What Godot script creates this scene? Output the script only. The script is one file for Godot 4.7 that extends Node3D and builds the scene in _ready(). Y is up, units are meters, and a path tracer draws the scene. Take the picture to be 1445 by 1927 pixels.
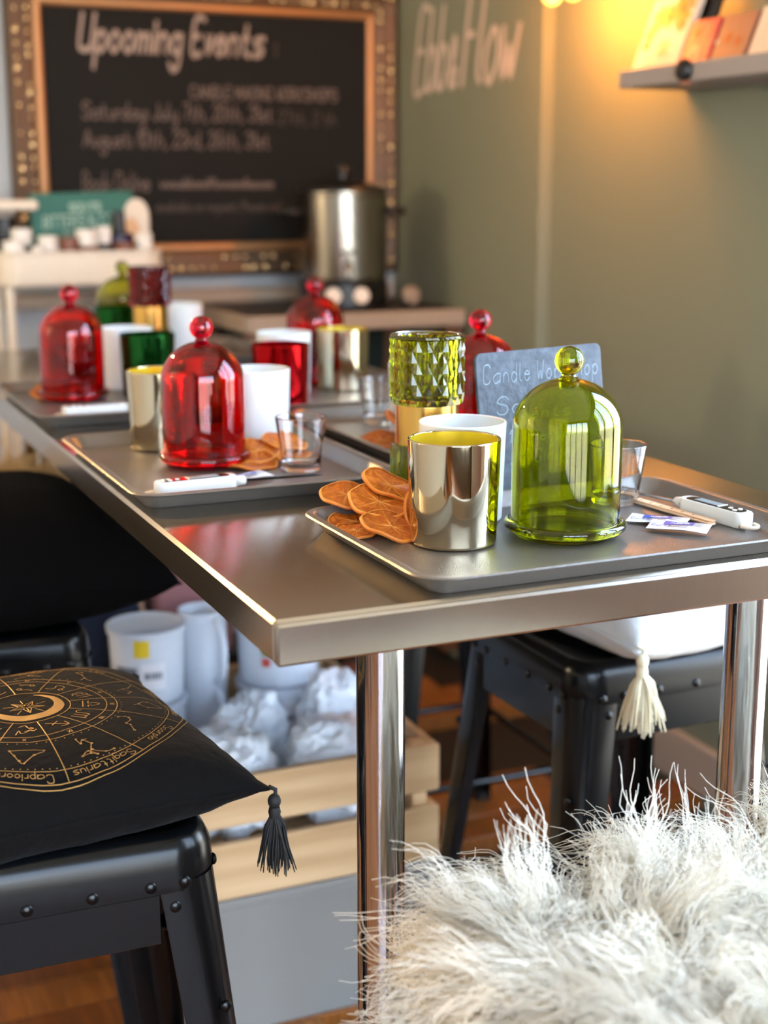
extends Node3D

# ---------------------------------------------------------------- mesh helpers
class Sh:
	var v := PackedVector3Array()
	var n := PackedVector3Array()
	var uv := PackedVector2Array()
	var col := PackedColorArray()
	var idx := PackedInt32Array()
	var tinted := false
	func add(p: Vector3, t := Vector2.ZERO, c := Color.WHITE) -> int:
		v.append(p); n.append(Vector3.ZERO); uv.append(t); col.append(c)
		return v.size() - 1
	func tri(a: int, b: int, c: int) -> void:
		idx.append(a); idx.append(b); idx.append(c)
	# orient the component that began at (vs, is) outward when closed, then smooth its normals
	func fix(vs: int, is_: int, flip := true) -> void:
		if flip:
			var c := Vector3.ZERO
			for i in range(vs, v.size()):
				c += v[i]
			c /= maxf(1.0, v.size() - vs)
			var vol := 0.0
			for i in range(is_, idx.size(), 3):
				vol += (v[idx[i]] - c).dot((v[idx[i + 1]] - c).cross(v[idx[i + 2]] - c))
			if vol < 0.0:
				for i in range(is_, idx.size(), 3):
					var t := idx[i + 1]
					idx[i + 1] = idx[i + 2]
					idx[i + 2] = t
		for i in range(is_, idx.size(), 3):
			var a := idx[i]
			var b := idx[i + 1]
			var d := idx[i + 2]
			var f := (v[b] - v[a]).cross(v[d] - v[a])
			n[a] += f; n[b] += f; n[d] += f
		for i in range(vs, v.size()):
			n[i] = n[i].normalized() if n[i].length_squared() > 1e-24 else Vector3.UP
	func mesh() -> ArrayMesh:
		var out := PackedInt32Array()
		out.resize(idx.size())
		for i in range(0, idx.size(), 3):
			out[i] = idx[i]; out[i + 1] = idx[i + 2]; out[i + 2] = idx[i + 1]
		var a := []
		a.resize(Mesh.ARRAY_MAX)
		a[Mesh.ARRAY_VERTEX] = v; a[Mesh.ARRAY_NORMAL] = n; a[Mesh.ARRAY_TEX_UV] = uv; a[Mesh.ARRAY_INDEX] = out
		if tinted:
			a[Mesh.ARRAY_COLOR] = col
		var m := ArrayMesh.new()
		m.add_surface_from_arrays(Mesh.PRIMITIVE_TRIANGLES, a)
		return m

# rows of points -> welded smooth patch. wrap closes each row on itself
func patch(s: Sh, rows: Array, wrap: bool, fixit := true, cols: Array = []) -> void:
	var vs := s.v.size()
	var is_ := s.idx.size()
	var nc: int = rows[0].size()
	for r in rows.size():
		for c in nc:
			var tint: Color = cols[r][c] if cols.size() else Color.WHITE
			s.add(rows[r][c], Vector2(float(c) / nc, float(r) / maxf(1, rows.size() - 1)), tint)
	for r in rows.size() - 1:
		for c in (nc if wrap else nc - 1):
			var a := vs + r * nc + c
			var b := vs + r * nc + (c + 1) % nc
			s.tri(a, b, b + nc)
			s.tri(a, b + nc, a + nc)
	if fixit:
		s.fix(vs, is_)

# lathe about y. Profile points (r, y); corners sharper than the limit are split. Consistent orientation over the whole closed profile
func lathe(s: Sh, prof: Array, seg := 48, limit := 40.0, at := Vector3.ZERO, wob = null) -> void:
	var vs := s.v.size()
	var is_ := s.idx.size()
	var base := -1
	for k in prof.size():
		var ring := vs
		if k > 0:
			ring = _ring(s, prof[k], seg, at, wob)
			for c in seg:
				var a := base + c
				var b := base + (c + 1) % seg
				var a2 := ring + c
				var b2 := ring + (c + 1) % seg
				s.tri(a, b, b2)
				s.tri(a, b2, a2)
			base = ring
			if k < prof.size() - 1:
				var d1: Vector2 = (prof[k] - prof[k - 1]).normalized()
				var d2: Vector2 = (prof[k + 1] - prof[k]).normalized()
				if absf(rad_to_deg(d1.angle_to(d2))) > limit:
					base = _ring(s, prof[k], seg, at, wob)
		else:
			base = _ring(s, prof[k], seg, at, wob)
	s.fix(vs, is_)

func _ring(s: Sh, p: Vector2, seg: int, at: Vector3, wob) -> int:
	var first := s.v.size()
	for c in seg:
		var a := TAU * c / seg
		var r := p.x
		if wob != null:
			r = wob.call(r, p.y, a)
		s.add(at + Vector3(r * cos(a), p.y, r * sin(a)), Vector2(float(c) / seg, p.y))
	return first

func arc(cx: float, cy: float, r: float, a0: float, a1: float, k: int, ry := -1.0) -> Array:
	var o := []
	for i in k + 1:
		var a := deg_to_rad(lerpf(a0, a1, float(i) / k))
		o.append(Vector2(cx + r * cos(a), cy + (r if ry < 0 else ry) * sin(a)))
	return o

# box with chamfered edges; b = chamfer
func box(s: Sh, c: Vector3, size: Vector3, b := 0.003, basis := Basis(), brush := -1) -> void:
	var h := size / 2
	b = minf(b, minf(h.x, minf(h.y, h.z)) * 0.8)
	var vs := s.v.size()
	var ax := [Vector3.RIGHT, Vector3.UP, Vector3.BACK]
	var faces := []
	for k in 3:
		for sg in [-1.0, 1.0]:
			var u: Vector3 = ax[(k + 1) % 3]
			var w: Vector3 = ax[(k + 2) % 3]
			var hu: float = h[(k + 1) % 3] - b
			var hw: float = h[(k + 2) % 3] - b
			var o: Vector3 = ax[k] * sg * h[k]
			faces.append([o - u * hu - w * hw, o + u * hu - w * hw, o + u * hu + w * hw, o - u * hu + w * hw])
	for k in 3:            # edge strips: along axis k
		var i := (k + 1) % 3
		var j := (k + 2) % 3
		for s1 in [-1.0, 1.0]:
			for s2 in [-1.0, 1.0]:
				var e1: Vector3 = ax[i] * s1 * h[i] + ax[j] * s2 * (h[j] - b)
				var e2: Vector3 = ax[i] * s1 * (h[i] - b) + ax[j] * s2 * h[j]
				var l: Vector3 = ax[k] * (h[k] - b)
				faces.append([e1 - l, e1 + l, e2 + l, e2 - l])
	for s1 in [-1.0, 1.0]:
		for s2 in [-1.0, 1.0]:
			for s3 in [-1.0, 1.0]:
				faces.append([Vector3(s1 * h.x, s2 * (h.y - b), s3 * (h.z - b)), Vector3(s1 * (h.x - b), s2 * h.y, s3 * (h.z - b)), Vector3(s1 * (h.x - b), s2 * (h.y - b), s3 * h.z)])
	for f in faces:
		var nn: Vector3 = (f[1] - f[0]).cross(f[2] - f[0]).normalized()
		var mid := Vector3.ZERO
		for p in f:
			mid += p
		if nn.dot(mid) < 0:
			f.reverse()
			nn = -nn
		var id := []
		for p in f:
			var t := Vector2(p.x + p.y * 0.37, p.z + p.y * 0.61)
			if brush >= 0:
				var others := Vector3(p.x, p.y, p.z)
				others[brush] = 0
				t = Vector2(p[brush], others.x + others.y + others.z)
			elif absf(nn.y) < 0.5:
				t = Vector2(p.x + p.z, p.y)
			else:
				t = Vector2(p.x, p.z)
			id.append(s.add(c + basis * p, t))
			s.n[s.n.size() - 1] = (basis * nn).normalized()
		s.tri(id[0], id[1], id[2])
		if id.size() == 4:
			s.tri(id[0], id[2], id[3])

# round tube along a path; radius per point (float or array)
func tube(s: Sh, path: Array, rad, seg := 8, closed := false, flat := 1.0) -> void:
	var vs := s.v.size()
	var is_ := s.idx.size()
	var m := path.size()
	var up := Vector3.UP
	var d0: Vector3 = (path[1] - path[0]).normalized()
	if absf(d0.dot(up)) > 0.9:
		up = Vector3.RIGHT
	for i in m:
		var a: Vector3 = path[(i - 1 + m) % m] if closed else path[maxi(i - 1, 0)]
		var b: Vector3 = path[(i + 1) % m] if closed else path[mini(i + 1, m - 1)]
		var d: Vector3 = (b - a).normalized()
		var x := up.cross(d).normalized()
		up = d.cross(x).normalized()
		var r: float = rad[i] if rad is Array else rad
		for k in seg:
			var g := TAU * k / seg
			s.add(path[i] + (x * cos(g) + up * sin(g) * flat) * r, Vector2(float(i) / m, float(k) / seg))
	for i in (m if closed else m - 1):
		for k in seg:
			var a := vs + i * seg + k
			var b := vs + i * seg + (k + 1) % seg
			var a2 := vs + ((i + 1) % m) * seg + k
			var b2 := vs + ((i + 1) % m) * seg + (k + 1) % seg
			s.tri(a, b, b2)
			s.tri(a, b2, a2)
	if not closed:
		for e in [0, m - 1]:
			var first: int = vs + e * seg
			for k in range(1, seg - 1):
				if e == 0:
					s.tri(first, first + k + 1, first + k)
				else:
					s.tri(first, first + k, first + k + 1)
	s.fix(vs, is_)

func ball(s: Sh, c: Vector3, r: Vector3, seg := 16, rings := 10) -> void:
	var rows := []
	for i in rings + 1:
		var a := PI * i / rings
		var row := []
		for k in seg:
			var g := TAU * k / seg
			row.append(c + Vector3(r.x * sin(a) * cos(g), r.y * cos(a), r.z * sin(a) * sin(g)))
		rows.append(row)
	patch(s, rows, true)

# rounded rectangle outline in xz
func rrect(w: float, d: float, r: float, k := 6) -> Array:
	var o := []
	r = minf(r, minf(w, d) / 2 - 0.0005)
	for q in 4:
		var cx: float = (w / 2 - r) * ([1, -1, -1, 1][q])
		var cz: float = (d / 2 - r) * ([1, 1, -1, -1][q])
		for i in k + 1:
			var a := deg_to_rad(q * 90.0 + 90.0 * i / k)
			o.append(Vector2(cx + r * cos(a), cz + r * sin(a)))
	return o

# sweep of rounded rectangles: list of [outset, y]; corner radius grows with the outset. Ends filled flat.
func pan(s: Sh, w: float, d: float, r: float, prof: Array, k := 6, limit := 35.0, fill0 := true, fill1 := true) -> void:
	var vs := s.v.size()
	var is_ := s.idx.size()
	var base := -1
	var cnt := 4 * (k + 1)
	for i in prof.size():
		var reps := 1
		if i > 0 and i < prof.size() - 1:
			var d1: Vector2 = Vector2(prof[i][0] - prof[i - 1][0], prof[i][1] - prof[i - 1][1]).normalized()
			var d2: Vector2 = Vector2(prof[i + 1][0] - prof[i][0], prof[i + 1][1] - prof[i][1]).normalized()
			if absf(rad_to_deg(d1.angle_to(d2))) > limit:
				reps = 2
		for rep in reps:
			var first := s.v.size()
			var o: float = prof[i][0]
			for p in rrect(w + 2 * o, d + 2 * o, maxf(0.001, r + o), k):
				s.add(Vector3(p.x, prof[i][1], p.y), Vector2(p.x, p.y))
			if base >= 0 and rep == 0:
				for c in cnt:
					var b2 := (c + 1) % cnt
					s.tri(base + c, base + b2, first + b2)
					s.tri(base + c, first + b2, first + c)
			base = first
	for e in [0, 1]:
		if (e == 0 and not fill0) or (e == 1 and not fill1):
			continue
		var q: Array = prof[0] if e == 0 else prof[prof.size() - 1]
		var first := s.v.size()
		for p in rrect(w + 2 * q[0], d + 2 * q[0], maxf(0.001, r + q[0]), k):
			s.add(Vector3(p.x, q[1], p.y), Vector2(p.x, p.y))
		var mid := s.add(Vector3(0, q[1], 0), Vector2.ZERO)
		for c in cnt:
			if e == 1:
				s.tri(first + c, first + (c + 1) % cnt, mid)
			else:
				s.tri(first + (c + 1) % cnt, first + c, mid)
	s.fix(vs, is_)

# ---------------------------------------------------------------- naming helpers
var used := {}
func numbered(called: String) -> String:
	var k: int = used.get(called, 0)
	used[called] = k + 1
	return called if k == 0 else "%s_%03d" % [called, k]

func tag(o: Node3D, label: String, category: String, group := "") -> Node3D:
	o.set_meta("label", label)
	o.set_meta("category", category)
	if group:
		o.set_meta("group", group)
	return o

func thing(called: String, label: String, category: String, at := Vector3.ZERO, turn := 0.0, group := "") -> Node3D:
	var o := Node3D.new()
	o.name = numbered(called)
	add_child(o, true)
	o.position = at
	o.rotation.y = turn
	return tag(o, label, category, group)

func part(called: String, s, m: Material, parent: Node, at := Vector3.ZERO) -> MeshInstance3D:
	var o := MeshInstance3D.new()
	o.name = called
	o.mesh = s.mesh() if s is Sh else s
	o.material_override = m
	o.position = at
	parent.add_child(o, true)
	return o

func struct(called: String, s: Sh, m: Material, label := "") -> MeshInstance3D:
	var o := part(called, s, m, self)
	o.set_meta("kind", "structure")
	if label:
		o.set_meta("label", label)
	return o

func dup(src: Node3D, at: Vector3, turn: float, label: String, group := "") -> Node3D:
	var o: Node3D = src.duplicate()
	var base: String = src.name
	var cut := RegEx.create_from_string("_\\d{3}$")
	base = cut.sub(base, "")
	o.name = numbered(base)
	add_child(o, true)
	o.position = at
	o.rotation.y = turn
	o.set_meta("label", label)
	if group:
		o.set_meta("group", group)
	return o

# ---------------------------------------------------------------- materials
var M := {}
func mat(key: String, c: Color, rough := 0.5, metal := 0.0) -> StandardMaterial3D:
	var m := StandardMaterial3D.new()
	m.resource_name = key
	m.albedo_color = c
	m.roughness = rough
	m.metallic = metal
	M[key] = m
	return m

func glass(key: String, c: Color, ior := 0.05) -> StandardMaterial3D:
	var m := mat(key, Color(c.r, c.g, c.b, 0.0), 0.0)
	m.refraction_enabled = true
	m.refraction_scale = ior
	return m

func noise_tex(freq: float, octaves: int, lo: Color, hi: Color, sd: int, size := 512, stretch := Vector2.ONE) -> ImageTexture:
	var f := FastNoiseLite.new()
	f.seed = sd
	f.noise_type = FastNoiseLite.TYPE_SIMPLEX_SMOOTH
	f.frequency = freq
	f.fractal_octaves = octaves
	var im := Image.create(size, size, false, Image.FORMAT_RGB8)
	for y in size:
		for x in size:
			# blend across the seams so that the tile repeats
			var fx := float(x) / size
			var fy := float(y) / size
			var a := f.get_noise_2d(x * stretch.x, y * stretch.y)
			var b := f.get_noise_2d((x - size) * stretch.x, y * stretch.y)
			var c := f.get_noise_2d(x * stretch.x, (y - size) * stretch.y)
			var d := f.get_noise_2d((x - size) * stretch.x, (y - size) * stretch.y)
			var t := lerpf(lerpf(a, b, fx), lerpf(c, d, fx), fy) * 0.9 + 0.5
			im.set_pixel(x, y, lo.lerp(hi, clampf(t, 0, 1)))
	return ImageTexture.create_from_image(im)

func relief(m: StandardMaterial3D, freq: float, depth: float, tile: float, sd: int, stretch := Vector2.ONE) -> void:
	m.heightmap_enabled = true
	m.heightmap_texture = noise_tex(freq, 3, Color.BLACK, Color.WHITE, sd, 256, stretch)
	m.heightmap_scale = depth
	m.uv1_triplanar = true
	m.uv1_scale = Vector3.ONE * tile

func make_materials() -> void:
	var m
	mat("olive", Color(0.475, 0.49, 0.415), 0.62)
	mat("backwall", Color(0.66, 0.67, 0.68), 0.8)
	mat("white_wall", Color(0.78, 0.74, 0.68), 0.85)
	mat("unseen_front_wall", Color(0.36, 0.32, 0.28), 0.8)  # unseen wall behind the camera, toned dark for contrast in the mirrored cups
	mat("ceiling", Color(0.86, 0.84, 0.80), 0.9)
	mat("skirting", Color(0.72, 0.64, 0.57), 0.5)
	mat("frame_paint", Color(0.25, 0.24, 0.23), 0.5)
	m = mat("pane", Color(1, 1, 1, 0.04), 0.0)
	m.transparency = BaseMaterial3D.TRANSPARENCY_ALPHA
	for k in 4:
		m = mat("plank%d" % k, [Color(0.64, 0.39, 0.16), Color(0.58, 0.34, 0.13), Color(0.67, 0.42, 0.19), Color(0.54, 0.31, 0.12)][k], 0.38)
		m.albedo_texture = M["grain"] if M.has("grain") else null
	# brushed steel: u runs along the brushing
	m = mat("steel", Color(0.70, 0.675, 0.635), 0.19, 1.0)
	m.roughness_texture = noise_tex(0.09, 3, Color(0.86, 0.86, 0.86), Color(1, 1, 1), 5, 512, Vector2(0.03, 5.0))
	m.roughness_texture_channel = BaseMaterial3D.TEXTURE_CHANNEL_RED
	m.uv1_scale = Vector3(1.6, 6, 1)
	m.anisotropy_enabled = true
	m.anisotropy = -0.9
	mat("chrome", Color(0.78, 0.79, 0.80), 0.08, 1.0)
	mat("steel_plain", Color(0.56, 0.54, 0.50), 0.2, 1.0)
	m = mat("tray", Color(0.45, 0.43, 0.41), 0.32, 0.5)
	m.metallic_specular = 0.8
	relief(m, 0.16, 0.035, 14.0, 11)
	glass("green_glass", Color(0.80, 0.81, 0.09))
	glass("red_glass", Color(0.94, 0.035, 0.20))
	glass("clear_glass", Color(0.98, 0.985, 0.985))
	glass("wine_glass", Color(0.62, 0.07, 0.13))
	glass("olive_glass", Color(0.70, 0.72, 0.22))
	glass("cut_green_glass", Color(0.70, 0.71, 0.15))
	mat("gold_mirror", Color(0.80, 0.75, 0.64), 0.045, 1.0)
	mat("gold_inside", Color(0.84, 0.76, 0.20), 0.22, 0.55)
	mat("brass", Color(0.84, 0.68, 0.36), 0.22, 1.0)
	mat("red_mirror", Color(0.66, 0.03, 0.06), 0.06, 0.9)
	mat("green_mirror", Color(0.10, 0.33, 0.13), 0.08, 0.9)
	m = mat("milk", Color(0.84, 0.86, 0.87), 0.24)
	m.subsurf_scatter_enabled = true
	m.subsurf_scatter_strength = 0.4
	m = mat("fruit", Color(0.94, 0.82, 0.60), 0.5)
	m.vertex_color_use_as_albedo = true
	m.backlight_enabled = true
	m.backlight = Color(0.4, 0.22, 0.06)
	mat("white_plastic", Color(0.88, 0.88, 0.86), 0.32)
	mat("ivory_plastic", Color(0.88, 0.82, 0.74), 0.4)
	mat("black_plastic", Color(0.035, 0.035, 0.038), 0.35)
	mat("screen", Color(0.55, 0.60, 0.62), 0.15)
	mat("dark_gloss", Color(0.05, 0.05, 0.06), 0.1)
	m = mat("stick_wood", Color(0.86, 0.72, 0.58), 0.6)
	m = mat("foil", Color(0.90, 0.91, 0.93), 0.35, 0.1)
	mat("foil_blue", Color(0.16, 0.30, 0.66), 0.4)
	mat("foil_grey", Color(0.42, 0.40, 0.40), 0.5)
	m = mat("slate", Color(0.35, 0.40, 0.46), 0.58)
	m.albedo_texture = noise_tex(0.012, 5, Color(0.62, 0.62, 0.64), Color(1, 1, 1), 21)
	relief(m, 0.03, 0.08, 9.0, 22)
	mat("chalk", Color(0.57, 0.65, 0.71), 0.9)
	mat("chalk_faint", Color(0.52, 0.58, 0.64), 0.9)
	mat("stool_metal", Color(0.024, 0.030, 0.036), 0.24, 0.1)
	m = M["stool_metal"]
	m.metallic_specular = 0.38
	m = mat("velvet", Color(0.024, 0.019, 0.021), 0.9)
	m.metallic_specular = 0.25
	m.rim_enabled = true
	m.rim = 0.12
	relief(m, 0.05, 0.10, 5.0, 31)
	mat("gold_print", Color(0.70, 0.56, 0.34), 0.42, 0.6)
	m = mat("black_cotton", Color(0.016, 0.012, 0.013), 0.95)
	m.metallic_specular = 0.2
	m = mat("linen", Color(0.78, 0.78, 0.77), 0.9)
	relief(m, 0.05, 0.1, 5.0, 33)
	mat("cord_cream", Color(0.86, 0.81, 0.68), 0.85)
	mat("thread_black", Color(0.02, 0.02, 0.022), 0.7)
	m = mat("fur", Color(0.96, 0.94, 0.89), 0.6)
	m.backlight_enabled = true
	m.backlight = Color(0.7, 0.68, 0.6)
	mat("fur_skin", Color(0.94, 0.90, 0.83), 0.9)
	mat("fur_skin_tan", Color(0.72, 0.58, 0.38), 0.9)
	m = mat("fur_tan", Color(0.80, 0.66, 0.44), 0.7)
	mat("board_black", Color(0.060, 0.052, 0.050), 0.95)
	mat("board_chalk", Color(0.60, 0.53, 0.49), 0.9)
	mat("board_chalk_dim", Color(0.40, 0.345, 0.32), 0.9)
	mat("board_chalk_faint", Color(0.27, 0.235, 0.22), 0.9)
	mat("gilt", Color(0.62, 0.45, 0.30), 0.4, 0.6)
	mat("gilt_dark", Color(0.31, 0.235, 0.17), 0.45, 0.5)
	mat("gilt_light", Color(0.84, 0.72, 0.55), 0.16, 0.9)
	mat("cream_metal", Color(0.82, 0.77, 0.69), 0.45)
	mat("teal", Color(0.10, 0.36, 0.31), 0.6)
	mat("sign_text", Color(0.62, 0.72, 0.66), 0.7)
	mat("counter_top", Color(0.12, 0.11, 0.10), 0.45)
	mat("counter_lip", Color(0.60, 0.53, 0.46), 0.6)
	mat("dark_wood", Color(0.14, 0.10, 0.08), 0.6)
	mat("mid_wood", Color(0.38, 0.23, 0.13), 0.5)
	m = mat("pine", Color(0.85, 0.72, 0.55), 0.6)
	m.albedo_texture = noise_tex(0.02, 4, Color(0.84, 0.80, 0.74), Color(1, 1, 1), 41, 256, Vector2(0.3, 4.0))
	mat("grey_box", Color(0.52, 0.51, 0.49), 0.4)
	m = mat("clear_plastic", Color(0.93, 0.96, 1.0, 0.64), 0.3)
	m.transparency = BaseMaterial3D.TRANSPARENCY_ALPHA
	m = mat("bag_plastic", Color(0.94, 0.97, 1.0, 0.86), 0.35)
	m.transparency = BaseMaterial3D.TRANSPARENCY_ALPHA
	mat("label_white", Color(0.86, 0.86, 0.88), 0.6)
	mat("label_grey", Color(0.40, 0.42, 0.48), 0.6)
	mat("label_yellow", Color(0.88, 0.76, 0.10), 0.6)
	mat("label_red", Color(0.75, 0.25, 0.20), 0.6)
	mat("label_green", Color(0.35, 0.42, 0.16), 0.6)
	mat("amber", Color(0.50, 0.24, 0.06), 0.3)
	mat("jar_brown", Color(0.42, 0.22, 0.12), 0.35)
	mat("jar_black", Color(0.04, 0.04, 0.045), 0.35)
	mat("jar_blue", Color(0.05, 0.04, 0.22), 0.12)
	mat("cap_white", Color(0.85, 0.83, 0.79), 0.5)
	mat("board_tan", Color(0.80, 0.63, 0.46), 0.6)
	mat("shelf_grey", Color(0.60, 0.56, 0.54), 0.7)
	mat("page", Color(0.88, 0.80, 0.72), 0.7)
	mat("pink", Color(0.72, 0.13, 0.28), 0.5)
	mat("pink_light", Color(0.86, 0.45, 0.42), 0.5)
	mat("brown_pack", Color(0.62, 0.42, 0.33), 0.6)
	mat("rust", Color(0.66, 0.33, 0.16), 0.6)
	mat("orange_art", Color(0.87, 0.42, 0.14), 0.6)
	mat("yellow_art", Color(0.92, 0.72, 0.25), 0.6)
	mat("decal", Color(0.80, 0.72, 0.66), 0.7)
	mat("navy_cloth", Color(0.10, 0.14, 0.22), 0.9)
	mat("pink_cloth", Color(0.62, 0.42, 0.42), 0.9)
	mat("green_cloth", Color(0.09, 0.13, 0.10), 0.9)
	m = mat("bulb", Color(1, 0.8, 0.5), 0.4)
	m.emission_enabled = true
	m.emission = Color(1.0, 0.66, 0.30)
	m.emission_energy_multiplier = 6.0
	mat("rust_lamp", Color(0.30, 0.20, 0.10), 0.4, 0.8)
	# wood grain on the planks: long streaks
	var g := noise_tex(0.02, 4, Color(0.72, 0.68, 0.62), Color(1, 1, 1), 51, 256, Vector2(4.0, 0.3))
	for k in 4:
		M["plank%d" % k].albedo_texture = g
		M["plank%d" % k].uv1_scale = Vector3(3, 3, 3)

# ---------------------------------------------------------------- single-stroke lettering
const GLYPHS := {
	"a": "46 26 05 04 13 23 44 46|46 43", "b": "09 03|05 16 26 35 34 23 13 04", "c": "35 26 16 05 04 13 23 34", "d": "35 26 16 05 04 13 23 34|39 33", "e": "05 35 26 16 05 04 13 23 34",
	"f": "38 29 18 13|06 26", "g": "35 26 16 05 04 13 23 34|36 31 20 10 01", "h": "09 03|05 16 26 35 33", "i": "06 03|08 07", "j": "16 11 00|18 17", "k": "09 03|36 04|15 33", "l": "09 04 13",
	"m": "06 03|05 16 25 23|25 36 45 43", "n": "06 03|05 16 26 35 33", "o": "16 05 04 13 23 34 35 26 16", "p": "06 00|05 16 26 35 34 23 13 04", "q": "36 30|35 26 16 05 04 13 23 34", "r": "06 03|05 16 26",
	"s": "36 16 05 34 23 03", "t": "18 14 23 33|06 26", "u": "06 04 13 23 34|36 33", "v": "06 13 26", "w": "06 13 25 33 46", "x": "06 33|36 03", "y": "06 04 13 23 34|36 31 20 10", "z": "06 36 03 33",
	"A": "03 29 43|15 35", "B": "03 09 29 38 37 26 06|26 35 34 23 03", "C": "48 39 19 08 04 13 33 44", "D": "03 09 29 47 45 23 03", "E": "39 09 03 33|06 26", "F": "39 09 03|06 26", "G": "48 39 19 08 04 13 33 45 25",
	"H": "09 03|49 43|06 46", "I": "09 03", "J": "39 34 23 13 04", "K": "09 03|49 06 43", "L": "09 03 33", "M": "03 09 25 49 43", "N": "03 09 43 49", "O": "19 08 04 13 33 44 48 39 19", "P": "03 09 29 38 37 26 06",
	"R": "03 09 29 38 37 26 06|26 43", "S": "48 39 19 08 07 36 45 44 33 13 04", "T": "09 49|29 23", "U": "09 04 13 33 44|49 43", "V": "09 23 49", "W": "09 13 26 33 49", "X": "09 43|49 03", "Y": "09 26 49|26 23",
	"0": "19 08 04 13 23 34 38 29 19", "1": "07 19 13", "2": "08 19 29 38 37 03 33", "3": "08 19 29 38 37 26|26 35 34 23 13 04", "4": "23 29 05 45", "5": "39 09 06 26 35 34 23 03", "6": "39 19 05 04 13 23 34 35 26 05", "7": "09 39 13",
	":": "05 06|03 04", ".": "03 04", ",": "13 02", "&": "43 07 08 19 28 27 04 13 23 45", " ": "", "-": "05 25",
}

func smooth(p: Array, per := 4) -> Array:
	if p.size() < 3:
		return p
	var o := []
	for i in p.size() - 1:
		var a = p[maxi(i - 1, 0)]
		var d = p[mini(i + 2, p.size() - 1)]
		for k in per:
			o.append(p[i].cubic_interpolate(p[i + 1], a, d, float(k) / per))
	o.append(p[p.size() - 1])
	return o

# list of polylines (Vector2) for a text; cap height = size, start at the origin on the baseline
func strokes(text: String, size: float, slant := 0.0, spacing := 1.6, curvy := true, squeeze := 1.0) -> Array:
	var o := []
	var x := 0.0
	var u := size / 6.0
	for ch in text:
		var g: String = GLYPHS.get(ch, "")
		var wide := 0.0
		for st in g.split("|", false):
			var pl := []
			for q in st.split(" ", false):
				var px := float(q.substr(0, 1))
				var py := float(q.substr(1, 1)) - 3.0
				wide = maxf(wide, px)
				pl.append(Vector2((x + px) * u * squeeze + py * u * slant, py * u))
			o.append(smooth(pl) if curvy else pl)
		x += (wide + spacing) if g else 2.6
	return o

func stroke_width(st: Array) -> float:
	var w := 0.0
	for l in st:
		for p in l:
			w = maxf(w, p.x)
	return w

# low raised ribbon along the polylines. to3(Vector2) -> [point, normal]
func ink(s: Sh, lines: Array, width: float, to3: Callable, lift := 0.0006) -> void:
	for l in lines:
		if l.size() < 2:
			continue
		var vs := s.v.size()
		var is_ := s.idx.size()
		for i in l.size():
			var a: Vector2 = l[maxi(i - 1, 0)]
			var b: Vector2 = l[mini(i + 1, l.size() - 1)]
			var d := (b - a).normalized()
			if d == Vector2.ZERO:
				d = Vector2.RIGHT
			var q := Vector2(-d.y, d.x) * width * 0.5
			var e := Vector2.ZERO
			if i == 0:
				e = -d * width * 0.4
			elif i == l.size() - 1:
				e = d * width * 0.4
			for k in 3:
				var p: Array = to3.call(l[i] + e + q * (k - 1))
				s.add(p[0] + p[1] * (lift if k == 1 else lift * 0.35))
		for i in range(int(l.size()) - 1):
			for k in 2:
				var a: int = vs + i * 3 + k
				s.tri(a, a + 3, a + 1)
				s.tri(a + 1, a + 3, a + 4)
		# face along the normal
		var pn: Array = to3.call(l[0])
		var f := (s.v[s.idx[is_ + 1]] - s.v[s.idx[is_]]).cross(s.v[s.idx[is_ + 2]] - s.v[s.idx[is_]])
		if f.dot(pn[1]) < 0:
			for i in range(is_, s.idx.size(), 3):
				var t := s.idx[i + 1]
				s.idx[i + 1] = s.idx[i + 2]
				s.idx[i + 2] = t
		s.fix(vs, is_, false)

func plane_map(o: Vector3, x: Vector3, y: Vector3) -> Callable:
	var n := x.cross(y).normalized()
	return func(p: Vector2) -> Array: return [o + x * p.x + y * p.y, n]

# ---------------------------------------------------------------- the scene
const TOP := 0.9          # table top
const FLOOR_TRAY := 0.9035

func _ready() -> void:
	make_camera_and_light()
	make_materials()
	make_room()
	make_lamps()
	make_table()
	make_trays()
	make_glassware()
	make_small_things()
	make_stools()
	make_cushions()
	make_furs()
	make_under_table()
	make_back_wall()
	make_wall_shelf()

func make_camera_and_light() -> void:
	var cam := Camera3D.new()
	cam.name = "camera"
	add_child(cam)
	cam.position = Vector3(-0.3695, 1.25, 1.0631)
	cam.rotation = Vector3(deg_to_rad(-12.893), deg_to_rad(-23.728), 0)
	var lens := CameraAttributesPhysical.new()
	lens.frustum_focal_length = 33.487
	lens.frustum_focus_distance = 1.42
	lens.frustum_near = 0.05
	lens.frustum_far = 60.0
	lens.exposure_aperture = 2.25
	cam.attributes = lens
	cam.fov = 39.43
	cam.near = 0.05
	cam.far = 60.0
	var sky := ProceduralSkyMaterial.new()
	sky.sky_top_color = Color(0.70, 0.80, 0.93)
	sky.sky_horizon_color = Color(0.90, 0.94, 0.97)
	sky.ground_bottom_color = Color(0.62, 0.61, 0.58)
	sky.ground_horizon_color = Color(0.72, 0.73, 0.72)
	sky.sun_angle_max = 0.0
	sky.energy_multiplier = 24.0
	var e := Environment.new()
	e.background_mode = Environment.BG_SKY
	e.sky = Sky.new()
	e.sky.sky_material = sky
	e.tonemap_mode = Environment.TONE_MAPPER_LINEAR
	e.tonemap_exposure = 1.0
	e.sdfgi_enabled = true
	e.ssao_enabled = true
	e.ssil_enabled = true
	var w := WorldEnvironment.new()
	w.name = "environment"
	w.environment = e
	add_child(w)

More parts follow.
